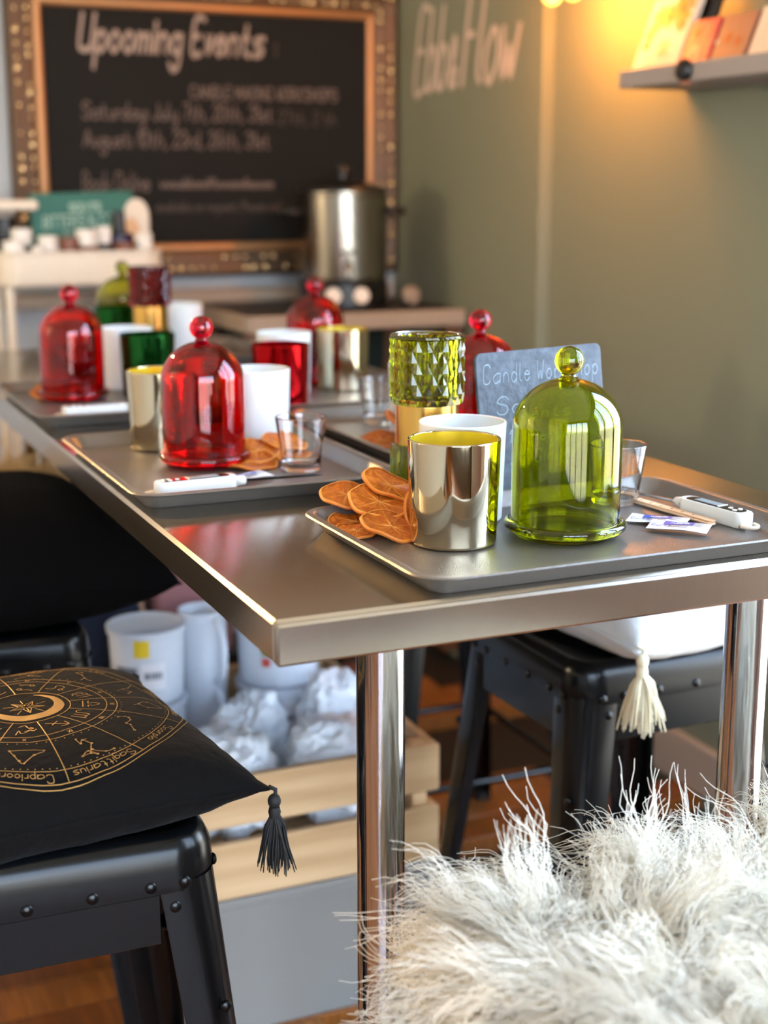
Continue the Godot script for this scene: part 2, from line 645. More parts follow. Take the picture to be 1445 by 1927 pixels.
# a wall slab with one rectangular opening, made of four boxes
func holed(s: Sh, lo: Vector3, hi: Vector3, hlo: Vector3, hhi: Vector3, along: int) -> void:
	var a := lo
	var b := hi
	b[along] = hlo[along]
	box(s, (a + b) / 2, b - a, 0.001)
	a = lo
	a[along] = hhi[along]
	box(s, (a + hi) / 2, hi - a, 0.001)
	a = lo
	b = hi
	a[along] = hlo[along]
	b[along] = hhi[along]
	var c := b
	c.y = hlo.y
	box(s, (a + c) / 2, c - a, 0.001)
	c = a
	c.y = hhi.y
	box(s, (c + b) / 2, b - c, 0.001)

func win(called: String, lo: Vector3, hi: Vector3, along: int, bars: int) -> void:
	# frame, mullions and one glass pane per light
	var root := Node3D.new()
	root.name = called
	add_child(root)
	root.set_meta("kind", "structure")
	var mid := (lo + hi) / 2
	var size := hi - lo
	var f := Sh.new()
	var t := 0.05
	for sg in [-1, 1]:
		var c := mid
		c.y += sg * (size.y / 2 - t / 2)
		var q := Vector3(0.06, t, 0.06)
		q[along] = size[along]
		box(f, c, q, 0.004)
		c = mid
		c[along] += sg * (size[along] / 2 - t / 2)
		q = Vector3(0.06, size.y - 2 * t, 0.06)
		q[along] = t
		box(f, c, q, 0.004)
	part("window_frame", f, M.frame_paint, root)
	for k in bars:
		var b := Sh.new()
		var c := mid
		c[along] = lo[along] + size[along] * (k + 1) / (bars + 1)
		var q := Vector3(0.05, size.y - 2 * t, 0.05)
		q[along] = 0.09
		box(b, c, q, 0.003)
		part("mullion", b, M.frame_paint, root)
	for k in bars + 1:
		var b := Sh.new()
		var c := mid
		c[along] = lo[along] + size[along] * (k + 0.5) / (bars + 1)
		var q := Vector3(0.006, size.y - 2 * t, 0.006)
		q[along] = size[along] / (bars + 1) - 0.09
		box(b, c, q, 0.0005)
		part("pane", b, M.pane, root)

func make_room() -> void:
	var s := Sh.new()
	box(s, Vector3(-0.6, -0.12, 0.25), Vector3(4.3, 0.16, 6.4), 0.002)
	var fl := struct("floor", s, M.dark_wood)
	# floorboards, each its own piece; they run along x... towards the camera
	var rng := RandomNumberGenerator.new()
	rng.seed = 3
	var meshes := []
	for k in 4:
		var p := Sh.new()
		box(p, Vector3.ZERO, Vector3(1.196, 0.04, 0.088), 0.002)
		meshes.append(p.mesh())
	for i in 68:
		var z := -2.72 + i * 0.09
		var off := rng.randf_range(0.0, 1.2)
		for j in 5:
			var x := -2.55 - 0.6 + off + j * 1.2
			if x < -2.1 or x > 0.9:
				continue
			if z > 0.9 and rng.randf() < 0.0:
				continue
			var k := rng.randi() % 4
			part("plank", meshes[k], M["plank%d" % k], fl, Vector3(x, -0.02, z))
	s = Sh.new()
	box(s, Vector3(-0.6, 2.76, 0.25), Vector3(4.3, 0.12, 6.4), 0.002)
	struct("ceiling", s, M.ceiling)
	s = Sh.new()
	box(s, Vector3(-0.6, 1.33, -2.85), Vector3(4.3, 2.78, 0.16), 0.002)
	struct("wall_back", s, M.backwall)
	s = Sh.new()
	holed(s, Vector3(1.375, -0.04, -1.93), Vector3(1.53, 2.72, 3.4), Vector3(1.375, 0.12, -0.55), Vector3(1.53, 2.45, 1.35), 2)
	box(s, Vector3(1.4375, 1.34, -2.35), Vector3(0.185, 2.76, 0.84), 0.003)
	struct("wall_right", s, M.olive)
	s = Sh.new()
	box(s, Vector3(-2.68, 1.34, 0.25), Vector3(0.12, 2.76, 6.3), 0.002)
	struct("wall_left", s, M.white_wall)
	s = Sh.new()
	holed(s, Vector3(-2.62, -0.04, 3.25), Vector3(1.375, 2.72, 3.4), Vector3(-1.9, 0.12, 3.25), Vector3(1.1, 2.4, 3.4), 0)
	struct("wall_front", s, M.unseen_front_wall)
	win("unseen_window_1", Vector3(1.42, 0.12, -0.55), Vector3(1.48, 2.45, 1.35), 2, 2)  # out of view; height and bars shape the daylight reflections on glass and chrome
	win("unseen_window_2", Vector3(-1.9, 0.12, 3.3), Vector3(1.1, 2.4, 3.36), 0, 3)  # out of view behind the camera; bars split its reflection in the gold cup
	s = Sh.new()
	box(s, Vector3(1.20, 0.40, 1.30), Vector3(0.33, 0.80, 1.30), 0.01)  # block out of view, placed to give the front apron its brown reflection
	struct("unseen_block_2", s, M.mid_wood, "unseen brown wooden block out of view, reflected in the table front apron")
	s = Sh.new()
	box(s, Vector3(1.366, 0.055, -1.24), Vector3(0.018, 0.11, 1.36), 0.004)
	box(s, Vector3(1.337, 0.055, -2.35), Vector3(0.016, 0.11, 0.83), 0.004)
	struct("baseboard_right", s, M.skirting)
	s = Sh.new()
	box(s, Vector3(-0.6, 0.055, -2.762), Vector3(3.9, 0.11, 0.016), 0.004)
	struct("baseboard_back", s, M.skirting)
	# script lettering stuck on the green wall
	var o := thing("wall_lettering", "tall white script lettering stuck on the olive wall beside the framed blackboard", "lettering")
	for w in [["Ebb", -2.625, 0.20, 0.50], ["&", -2.415, 0.12, 0.42], ["Flow", -2.34, 0.235, 0.50]]:
		var st := strokes(w[0], w[2], 0.22, 1.0, true, w[3])
		s = Sh.new()
		ink(s, st, 0.017, func(p: Vector2) -> Array: return [Vector3(1.3445, 1.50 + p.y, w[1] + p.x), Vector3(-1, 0, 0)], 0.003)
		part("lettering", s, M.decal, o)

func lamp(at: Vector3, energy: float, tint: Color, r: float, called: String, label: String, hang := 0.0, arm := 0.0) -> void:
	var o := thing(called, label, "lamp", at)
	var b := Sh.new()
	ball(b, Vector3.ZERO, Vector3(r, r * 1.15, r), 16, 10)
	var bm: StandardMaterial3D = M.bulb.duplicate()
	bm.emission = tint
	part("bulb", b, bm, o)
	var h := Sh.new()
	lathe(h, [Vector2(0.0001, r * 1.0), Vector2(r * 0.6, r * 1.0), Vector2(r * 0.6, r * 2.2), Vector2(0.0001, r * 2.4)], 14)
	part("lamp_holder", h, M.rust_lamp, o)
	if hang > 0.0:
		var c := Sh.new()
		tube(c, [Vector3(0, r * 2.2, 0), Vector3(0, hang * 0.5, 0), Vector3(0, hang, 0)], 0.003, 6)
		part("cord", c, M.black_plastic, o)
	if arm > 0.0:
		var c := Sh.new()
		tube(c, [Vector3(0, r * 2.3, 0), Vector3(0.01, r * 3.2, 0), Vector3(arm * 0.5, r * 4.0, 0), Vector3(arm, r * 4.0, 0)], 0.006, 8)
		part("arm", c, M.rust_lamp, o)
	var l := OmniLight3D.new()
	l.name = "lamp_light"
	l.light_color = tint
	l.light_energy = energy
	l.light_size = r
	l.omni_range = 12.0
	l.omni_attenuation = 2.0
	l.shadow_enabled = true
	o.add_child(l)

func make_lamps() -> void:
	var warm := Color(1.0, 0.70, 0.36)
	# bulbs of the wall light above the shelf with the card packs
	for k in 3:
		lamp(Vector3(1.225, 1.642, -1.69 + k * 0.085), 0.17, Color(1.0, 0.62, 0.24), 0.022, "wall_bulb", ["bare warm bulb on the olive wall nearest the wall panel edge", "bare warm bulb on the olive wall, middle one of three", "bare warm bulb on the olive wall nearest the card shelf"][k], 0.0, 0.150)
	lamp(Vector3(-2.2, 1.62, -1.75), 2.0, Color(1.0, 0.92, 0.78), 0.07, "unseen_side_lamp", "unseen warm round lamp opposite the olive wall, casting the urn shadow", 1.08)  # out of view, placed so the urn shadow falls on the olive wall
	# unseen warm spotlight, out of view, placed for the light streak on the tabletop
	var o := thing("unseen_spotlight", "unseen small spotlight out of view before the back wall, lighting a streak along the steel table", "lamp", Vector3(-0.50, 1.86, -2.55))
	var aim := (Vector3(0.10, 0.9, -0.20) - o.position).normalized()
	var b := Basis.looking_at(aim)
	var s := Sh.new()
	lathe(s, [Vector2(0.0001, -0.075), Vector2(0.022, -0.075), Vector2(0.032, -0.06), Vector2(0.038, 0.02), Vector2(0.034, 0.02), Vector2(0.028, -0.03), Vector2(0.0001, -0.035)], 24)
	var can := part("housing", s, M.rust_lamp, o)
	can.basis = b * Basis(Vector3.RIGHT, -PI / 2)
	s = Sh.new()
	ball(s, Vector3.ZERO, Vector3(0.024, 0.008, 0.024), 16, 8)
	var bm: StandardMaterial3D = M.bulb.duplicate()
	bm.emission = Color(1.0, 0.80, 0.52)
	var gl := part("lens_glow", s, bm, can)
	gl.position = Vector3(0, 0.004, 0)
	s = Sh.new()
	tube(s, [Vector3(0, 0.02, -0.02), Vector3(0, 0.4, -0.02), Vector3(0, 0.838, -0.02)], 0.006, 8)
	part("stem", s, M.rust_lamp, o)
	var sp := SpotLight3D.new()
	sp.name = "spot_light"
	sp.light_color = Color(1.0, 0.80, 0.52)
	sp.light_energy = 5.0
	sp.light_size = 0.03
	sp.spot_angle = 10.0
	sp.spot_angle_attenuation = 0.6
	sp.spot_range = 12.0
	sp.spot_attenuation = 2.0
	sp.shadow_enabled = true
	o.add_child(sp)
	sp.basis = b
	sp.position = aim * 0.03
	lamp(Vector3(-0.9, 2.15, -1.0), 0.12, warm, 0.045, "unseen_pendant_lamp", "unseen small warm pendant bulb out of view over the stools", 0.55)  # out of view, placed for warm glints on the bell jars

# ---------------------------------------------------------------- the steel table
func make_table() -> void:
	var o := thing("steel_table", "long brushed stainless steel work table on round chrome legs", "table")
	var s := Sh.new()
	# top sheet brushed along its length, folded edges
	box(s, Vector3(0.35, TOP - 0.0195, -1.06), Vector3(0.70, 0.039, 2.112), 0.0035, Basis(), 2)
	part("tabletop", s, M.steel, o)
	s = Sh.new()
	box(s, Vector3(0.35, TOP - 0.0205, -0.001), Vector3(0.699, 0.037, 0.007), 0.0025, Basis(), 1)
	part("front_apron", s, M.steel, o)
	for p in [Vector2(0.147, -0.12), Vector2(0.575, -0.12), Vector2(0.12, -1.78), Vector2(0.575, -1.78)]:
		s = Sh.new()
		lathe(s, [Vector2(0.0001, 0.0), Vector2(0.023, 0.0), Vector2(0.0235, 0.003), Vector2(0.0235, 0.858), Vector2(0.0001, 0.858)], 40)
		var leg := part("leg", s, M.chrome, o, Vector3(p.x, 0.003, p.y))
		s = Sh.new()
		lathe(s, [Vector2(0.0236, 0.0), Vector2(0.034, 0.0), Vector2(0.034, 0.004), Vector2(0.0236, 0.005), Vector2(0.0236, 0.0)], 32)
		part("collar", s, M.chrome, leg, Vector3(0, 0.853, 0))

func make_trays() -> void:
	var prof := [[-0.020, 0.0], [-0.018, 0.0008], [-0.006, 0.0145], [-0.003, 0.0165], [0.0, 0.0168], [0.0015, 0.0178], [0.0, 0.0192], [-0.006, 0.0195], [-0.0085, 0.0185], [-0.0115, 0.0155], [-0.0205, 0.0045], [-0.0235, 0.0032]]
	var specs := [
		["dark baking tray holding the green bell jar and gold cup, nearest the table corner", 0.448, 0.31, Vector3(0.360, TOP, -0.158), 0.012],
		["dark baking tray holding a red bell jar, gold cup and upright tumbler of orange slices", 0.325, 0.43, Vector3(0.158, TOP, -0.650), 0.0],
		["dark baking tray holding a red bell jar beside a dark green mirrored cup", 0.325, 0.41, Vector3(0.160, TOP, -1.235), 0.0],
		["dark baking tray with raised orange slices behind the green diamond-cut holder", 0.325, 0.43, Vector3(0.518, TOP, -0.742), 0.0],
		["dark baking tray under the far gold cup and red bell jar before the steel urn", 0.34, 0.43, Vector3(0.506, TOP, -1.205), 0.0],
		["dark baking tray at the far table end under the green bell jar and wine-red tumbler", 0.44, 0.36, Vector3(0.40, TOP, -1.85), 0.0],
	]
	for q in specs:
		var o := thing("baking_tray", q[0], "tray", q[3], q[4], "baking trays on the steel table")
		var s := Sh.new()
		pan(s, q[1], q[2], 0.035, prof, 8)
		part("tray_body", s, M.tray, o)

# ---------------------------------------------------------------- glassware
func bell_jar(key: String, rs: float, lift: float) -> Node3D:
	var m: Material = M[key]
	var o := thing("bell_jar", "", "bell jar", Vector3.ZERO, 0.0, "glass bell jars on the trays")
	# base dish with a rolled rim
	var s := Sh.new()
	var p := [Vector2(0.0001, 0.0), Vector2(0.046, 0.0), Vector2(0.051, 0.0008), Vector2(0.0535, 0.003), Vector2(0.056, 0.0055)]
	p.append_array(arc(0.0570, 0.0115, 0.0052, -75, 200, 12))
	p.append_array([Vector2(0.0515, 0.0075), Vector2(0.048, 0.0068), Vector2(0.0001, 0.0066)])
	p = p.map(func(k: Vector2) -> Vector2: return Vector2(k.x * rs, k.y))
	lathe(s, p, 72, 60)
	part("base_dish", s, m, o)
	# dome: closed shell. outside up, inside down
	s = Sh.new()
	p = []
	p.append_array(arc(0.0532, 0.0088, 0.0016, -180, 0, 6))
	p.append(Vector2(0.0550, 0.03))
	p.append(Vector2(0.0553, 0.075))
	p.append_array(arc(0.0, 0.1045, 0.0550, 0, 78, 18, 0.0485))
	p.append_array([Vector2(0.0095, 0.1525), Vector2(0.0080, 0.1545), Vector2(0.0001, 0.1545)])
	p.append(Vector2(0.0001, 0.1488))
	var inner := arc(0.0, 0.1035, 0.0524, 0, 84, 18, 0.0455)
	inner.reverse()
	p.append_array(inner)
	p.append_array([Vector2(0.0527, 0.075), Vector2(0.0522, 0.03), Vector2(0.0516, 0.0088)])
	p = p.map(func(k: Vector2) -> Vector2: return Vector2(k.x * rs, k.y + (lift if k.y > 0.05 else 0.0)))
	lathe(s, p, 72, 60)
	var d := part("dome", s, m, o)
	s = Sh.new()
	p = [Vector2(0.0001, 0.1546), Vector2(0.0078, 0.1546), Vector2(0.0070, 0.1565)]
	p.append_array(arc(0.0, 0.1700, 0.0146, -60, 89.5, 14))
	p.append(Vector2(0.0001, 0.1846))
	lathe(s, p, 40, 60, Vector3(0, lift, 0))
	part("knob", s, m, d)
	return o

# straight cup: outer wall, thick bottom, inside lining
func cup(called: String, outside: String, inside: String, category := "cup", r0 := 0.0428, r1 := 0.0460, h := 0.1055) -> Node3D:
	var o := thing(called, "", category, Vector3.ZERO, 0.0, "candle cups on the trays")
	var s := Sh.new()
	var p := [Vector2(0.0001, 0.001), Vector2(r0 - 0.006, 0.001), Vector2(r0 - 0.004, 0.0)]
	p.append_array(arc(r0 - 0.004, 0.004, 0.004, -80, 0, 5))
	p.append_array([Vector2(lerpf(r0, r1, 0.5), h * 0.5), Vector2(r1, h - 0.0015)])
	p.append_array(arc(r1 - 0.0013, h - 0.0013, 0.0013, 0, 180, 6))
	lathe(s, p, 72, 60)
	var body := part("cup_body", s, M[outside], o)
	s = Sh.new()
	p = [Vector2(r1 - 0.0026, h - 0.0014), Vector2(lerpf(r0, r1, 0.5) - 0.0026, h * 0.5), Vector2(r0 - 0.0026, 0.012), Vector2(r0 - 0.007, 0.008), Vector2(0.0001, 0.008)]
	lathe(s, p, 72, 60)
	# the lining faces the axis
	for i in range(0, s.idx.size(), 3):
		var a := s.v[s.idx[i]]
		var f := (s.v[s.idx[i + 1]] - a).cross(s.v[s.idx[i + 2]] - a)
		if f.dot(Vector3(0, 0.06, 0) - a) < 0:
			var t := s.idx[i + 1]
			s.idx[i + 1] = s.idx[i + 2]
			s.idx[i + 2] = t
	for i in s.n.size():
		if s.n[i].dot(Vector3(0, 0.06, 0) - s.v[i]) < 0:
			s.n[i] = -s.n[i]
	part("lining", s, M[inside], body)
	return o

func tumbler() -> Node3D:
	var o := thing("glass_tumbler", "", "glass", Vector3.ZERO, 0.0, "small clear tumblers on the trays")
	var s := Sh.new()
	var p := [Vector2(0.0001, 0.0012), Vector2(0.019, 0.0012), Vector2(0.0215, 0.0)]
	p.append_array(arc(0.0225, 0.002, 0.002, -70, 0, 4))
	p.append_array([Vector2(0.0252, 0.018), Vector2(0.0320, 0.066)])
	p.append_array(arc(0.0309, 0.0663, 0.0011, 0, 180, 6))
	p.append_array([Vector2(0.0298, 0.066), Vector2(0.0235, 0.020), Vector2(0.0218, 0.0105), Vector2(0.019, 0.0082), Vector2(0.0001, 0.0078)])
	lathe(s, p, 56, 60)
	part("tumbler_body", s, M.clear_glass, o)
	return o

# two-tier candle holder: fluted glass foot, metal collar, diamond-cut cup
func holder(foot: String, cutm: String) -> Node3D:
	var o := thing("candle_holder", "", "candle holder", Vector3.ZERO, 0.0, "tall cut-glass candle holders")
	var s := Sh.new()
	var flute := func(r: float, y: float, a: float) -> float: return r - (0.0016 * (0.5 - 0.5 * cos(a * 28)) if r > 0.039 else 0.0)
	var p := [Vector2(0.0001, 0.0), Vector2(0.037, 0.0), Vector2(0.0405, 0.003), Vector2(0.0412, 0.006), Vector2(0.0412, 0.060), Vector2(0.0405, 0.0655), Vector2(0.038, 0.068), Vector2(0.0345, 0.0665), Vector2(0.0345, 0.010), Vector2(0.0001, 0.009)]
	lathe(s, p, 224, 50, Vector3.ZERO, flute)
	part("glass_foot", s, M[foot], o)
	s = Sh.new()
	lathe(s, [Vector2(0.0001, 0.0682), Vector2(0.0352, 0.0682), Vector2(0.0356, 0.069), Vector2(0.0356, 0.1125), Vector2(0.0352, 0.1132), Vector2(0.0001, 0.1132)], 64)
	part("metal_collar", s, M.brass, o)
	# diamond cut cup: flat facets over a triangular net, rows of tall rhombi
	s = Sh.new()
	var n := 22
	var y0 := 0.1140
	var rows := 6
	var hh := 0.0715 / rows
	for row in rows:
		for c in n:
			var a0 := TAU * (c + 0.5 * (row % 2)) / n
			var da := TAU / n
			# one rhombus per cell spanning two rows: four facets meeting at a raised point
			var lo := y0 + (row - 0.0) * hh
			var pl := _pol(0.0396, lo + hh, a0 - da * 0.5)
			var pr := _pol(0.0396, lo + hh, a0 + da * 0.5)
			var pb := _pol(0.0396, lo, a0)
			var pt := _pol(0.0396, minf(lo + 2 * hh, y0 + 0.0715), a0)
			var mid := _pol(0.0424, lo + hh * 1.0, a0)
			var up_ok := row < rows - 1
			for t in ([[pb, pr, mid], [pr, pt, mid], [pt, pl, mid], [pl, pb, mid]] if up_ok else [[pb, pr, mid], [pr, pl, mid], [pl, pb, mid]]):
				_flat(s, t, Vector3(0, t[0].y, 0))
	# half rhombi along the foot
	for c in n:
		var a0 := TAU * (c + 0.5) / n
		var da := TAU / n
		_flat(s, [_pol(0.0396, y0, a0 - da * 0.5), _pol(0.0396, y0, a0 + da * 0.5), _pol(0.0396, y0 + hh, a0)], Vector3(0, y0, 0))
	var rim := [Vector2(0.0396, y0 + 0.0715)]
	rim.append(Vector2(0.0412, y0 + 0.0725))
	rim.append_array(arc(0.0398, y0 + 0.0745, 0.0014, 0, 180, 6))
	rim.append_array([Vector2(0.0362, y0 + 0.071), Vector2(0.0360, y0 + 0.010), Vector2(0.033, y0 + 0.006), Vector2(0.0001, y0 + 0.005)])
	lathe(s, rim, 66, 50)
	lathe(s, [Vector2(0.0396, y0), Vector2(0.038, y0 - 0.0006), Vector2(0.0001, y0 - 0.0006)], 66, 50)
	# make the two lathed skins agree with an outward solid
	_solid_outward(s, 0.0379)
	part("diamond_cup", s, M[cutm], o)
	return o

func _pol(r: float, y: float, a: float) -> Vector3:
	return Vector3(r * cos(a), y, r * sin(a))

func _flat(s: Sh, t: Array, c: Vector3) -> void:
	var f: Vector3 = (t[1] - t[0]).cross(t[2] - t[0])
	if f.length() < 1e-12:
		return
	var w := t.duplicate()
	if f.dot(t[0] - c) < 0:
		w = [t[0], t[2], t[1]]
		f = -f
	var id := []
	for p in w:
		id.append(s.add(p))
		s.n[s.n.size() - 1] = f.normalized()
	s.tri(id[0], id[1], id[2])

# triangles whose mean radius is below r and that are upright face the axis; floors face by height
func _solid_outward(s: Sh, r: float) -> void:
	var lo := 1e9
	var hi := -1e9
	for p in s.v:
		lo = minf(lo, p.y)
		hi = maxf(hi, p.y)
	for i in range(0, s.idx.size(), 3):
		var a := s.v[s.idx[i]]
		var b := s.v[s.idx[i + 1]]
		var c := s.v[s.idx[i + 2]]
		var f := (b - a).cross(c - a).normalized()
		var m := (a + b + c) / 3
		var rad := Vector3(m.x, 0, m.z)
		var want: float
		if absf(f.y) > 0.75:
			want = f.y * (-1.0 if m.y < lo + 0.002 else 1.0)
		else:
			want = f.dot(rad) * (1.0 if rad.length() > r else -1.0)
		if want < 0:
			var t := s.idx[i + 1]
			s.idx[i + 1] = s.idx[i + 2]
			s.idx[i + 2] = t
			for k in 3:
				var q := s.idx[i + k]
				if s.n[q].dot(f) > 0:
					s.n[q] = -s.n[q]

func make_glassware() -> void:
	var y := FLOOR_TRAY
	var g := "glass bell jars on the trays"
	var jg := bell_jar("green_glass", 1.0, 0.0068)
	jg.position = Vector3(0.3675, y, -0.157)
	tag(jg, "green glass bell jar with ball knob on the nearest tray", "bell jar", g)
	dup(jg, Vector3(0.352, y, -1.95), 0, "far green glass bell jar behind the wine-red tumbler at the table end", g)
	var jr := bell_jar("red_glass", 0.95, 0.003)
	jr.position = Vector3(0.142, y, -0.668)
	tag(jr, "red glass bell jar between a gold cup and a white cup", "bell jar", g)
	dup(jr, Vector3(0.108, y, -1.305), 0, "red glass bell jar beside a dark green cup, white thermometer in front of it", g)
	dup(jr, Vector3(0.507, y, -0.615), 0, "red glass bell jar whose top shows above the slate sign", g)
	dup(jr, Vector3(0.554, y, -1.345), 0, "red glass bell jar behind the far gold cup, before the urn", g)
	var c := cup("mirror_cup", "gold_mirror", "gold_inside")
	c.position = Vector3(0.249, y, -0.173)
	g = "mirrored candle cups on the trays"
	tag(c, "shiny gold mirrored cup before the green bell jar", "cup", g)
	dup(c, Vector3(0.124, y, -0.805), 0, "shiny gold mirrored cup half hidden by the near red bell jar", g)
	dup(c, Vector3(0.560, y, -1.232), 0, "shiny gold mirrored cup before the far red bell jar", g)
	c = cup("mirror_cup", "red_mirror", "red_mirror")
	c.position = Vector3(0.380, y, -1.045)
	tag(c, "red mirrored cup before a white cup in the middle of the table", "cup", g)
	c = cup("mirror_cup", "green_mirror", "green_mirror")
	c.position = Vector3(0.230, y, -1.283)
	tag(c, "dark green mirrored cup beside a red bell jar", "cup", g)
	dup(c, Vector3(0.309, y, -1.835), 0, "dark green mirrored cup below the far green bell jar", g)
	c = cup("white_cup", "milk", "milk")
	g = "white candle cups on the trays"
	c.position = Vector3(0.303, y, -0.262)
	tag(c, "white glass cup behind the nearest gold cup", "cup", g)
	dup(c, Vector3(0.245, y, -0.765), 0, "white glass cup beside the near red bell jar", g)
	dup(c, Vector3(0.222, y, -1.40), 0, "white glass cup between a red bell jar and the dark green cup", g)
	dup(c, Vector3(0.447, y, -1.215), 0, "white glass cup behind the red mirrored cup", g)
	dup(c, Vector3(0.478, y, -0.735), 0, "white glass cup half hidden by the green holder and slate sign", g)
	dup(c, Vector3(0.450, y, -1.86), 0, "white glass cup beside the wine-red tumbler at the far end", g)
	var t := tumbler()
	g = "small clear tumblers on the trays"
	t.position = Vector3(0.241, y, -0.583)
	tag(t, "small clear glass tumbler before the white cup, orange slices behind it", "glass", g)
	dup(t, Vector3(0.497, y, -0.262), 0, "small clear glass tumbler behind the green bell jar", g)
	dup(t, Vector3(0.474, y, -0.870), 0, "small clear glass tumbler behind the diamond-cut green holder", g)
	var h := holder("olive_glass", "cut_green_glass")
	h.position = Vector3(0.309, TOP + 0.0005, -0.362)
	tag(h, "tall green holder: fluted foot, brass collar and diamond-cut cup", "candle holder", "tall cut-glass candle holders")
	h = holder("olive_glass", "wine_glass")
	h.position = Vector3(0.354, y, -1.735)
	tag(h, "tall holder with wine-red diamond-cut cup on a brass collar", "candle holder", "tall cut-glass candle holders")

# ---------------------------------------------------------------- dried orange slices
func orange_parts(sd: int, r: float) -> Array:
	var rng := RandomNumberGenerator.new()
	rng.seed = sd
	var nz := FastNoiseLite.new()
	nz.seed = sd
	nz.frequency = 90.0
	var segs := 10
	var spin := rng.randf() * TAU
	var curl := rng.randf_range(1.6, 3.2)
	var curl2 := rng.randf_range(-1.4, 0.8)
	var wav := rng.randf() * TAU
	var warp := func(p: Vector3) -> Vector3:
		return p + Vector3(0, curl * p.x * p.x + curl2 * p.z * p.z + 0.0012 * sin(atan2(p.z, p.x) * 5 + wav) * p.length() / r, 0)
	var out := []
	for which in 2:
		var s := Sh.new()
		s.tinted = true
		var na := 96
		for side in [1.0, -1.0]:
			var rows := []
			var cols := []
			var radii := []
			if which == 0:      # flesh with membranes
				for i in 13:
					radii.append(r * 0.925 * i / 12.0)
			else:
				radii = [r * 0.92, r * 0.93, r * 0.95, r * 0.975, r * 0.99, r]
			for q in radii:
				var row := []
				var cc := []
				for k in na:
					var a := TAU * k / na
					var wob: float = 1.0 + 0.025 * sin(a * 3 + wav) + 0.012 * sin(a * 7 + wav * 2)
					var p := Vector3(q * wob * cos(a), 0, q * wob * sin(a))
					var h := 0.0016
					var tint: Color
					if which == 0:
						var f := fposmod((a + spin + 0.16 * sin(a * 2.0 + wav) + 0.10 * sin(a * 5.0 + wav * 3.0)) / TAU * segs, 1.0)
						var dist := absf(f - 0.5) * 2.0          # 1 at a membrane
						var near := clampf((dist - (1.0 - 0.0007 / maxf(0.004, q * TAU / segs) * 2.0)) * 5.0, 0, 1)
						near = maxf(near, clampf(1.0 - q / (r * 0.10), 0, 1))
						var grain := nz.get_noise_2d(p.x * 1.0 + cos(a) * 0.002, p.z) * 0.5 + 0.5
						var vein := 0.5 + 0.5 * sin(f * 41.0 + sin(q / r * 11.0 + floor((a + spin) / TAU * segs) * 2.3) * 2.5)
						h = lerpf(0.0007 + 0.0007 * grain * vein, 0.0019, near)
						tint = Color(0.40, 0.095, 0.004).lerp(Color(0.80, 0.36, 0.05), clampf(pow(grain * 1.3, 1.5) * vein + 0.08, 0, 1)).lerp(Color(0.88, 0.56, 0.22), near * 0.95)
					else:
						var f2: float = (q / r - 0.92) / 0.08
						h = 0.0020 if f2 < 0.6 else lerpf(0.0020, 0.0, clampf((f2 - 0.6) / 0.4, 0, 1))
						tint = Color(0.86, 0.54, 0.20).lerp(Color(0.68, 0.22, 0.03), clampf(f2 * 1.8 - 0.7, 0, 1))
					row.append(warp.call(p + Vector3(0, h * side, 0)))
					cc.append(tint)
				rows.append(row)
				cols.append(cc)
			var vs := s.v.size()
			var is_ := s.idx.size()
			patch(s, rows, true, false, cols)
			if side > 0:
				for i in range(is_, s.idx.size(), 3):
					var t := s.idx[i + 1]
					s.idx[i + 1] = s.idx[i + 2]
					s.idx[i + 2] = t
			s.fix(vs, is_, false)
		out.append(s.mesh())
	return out

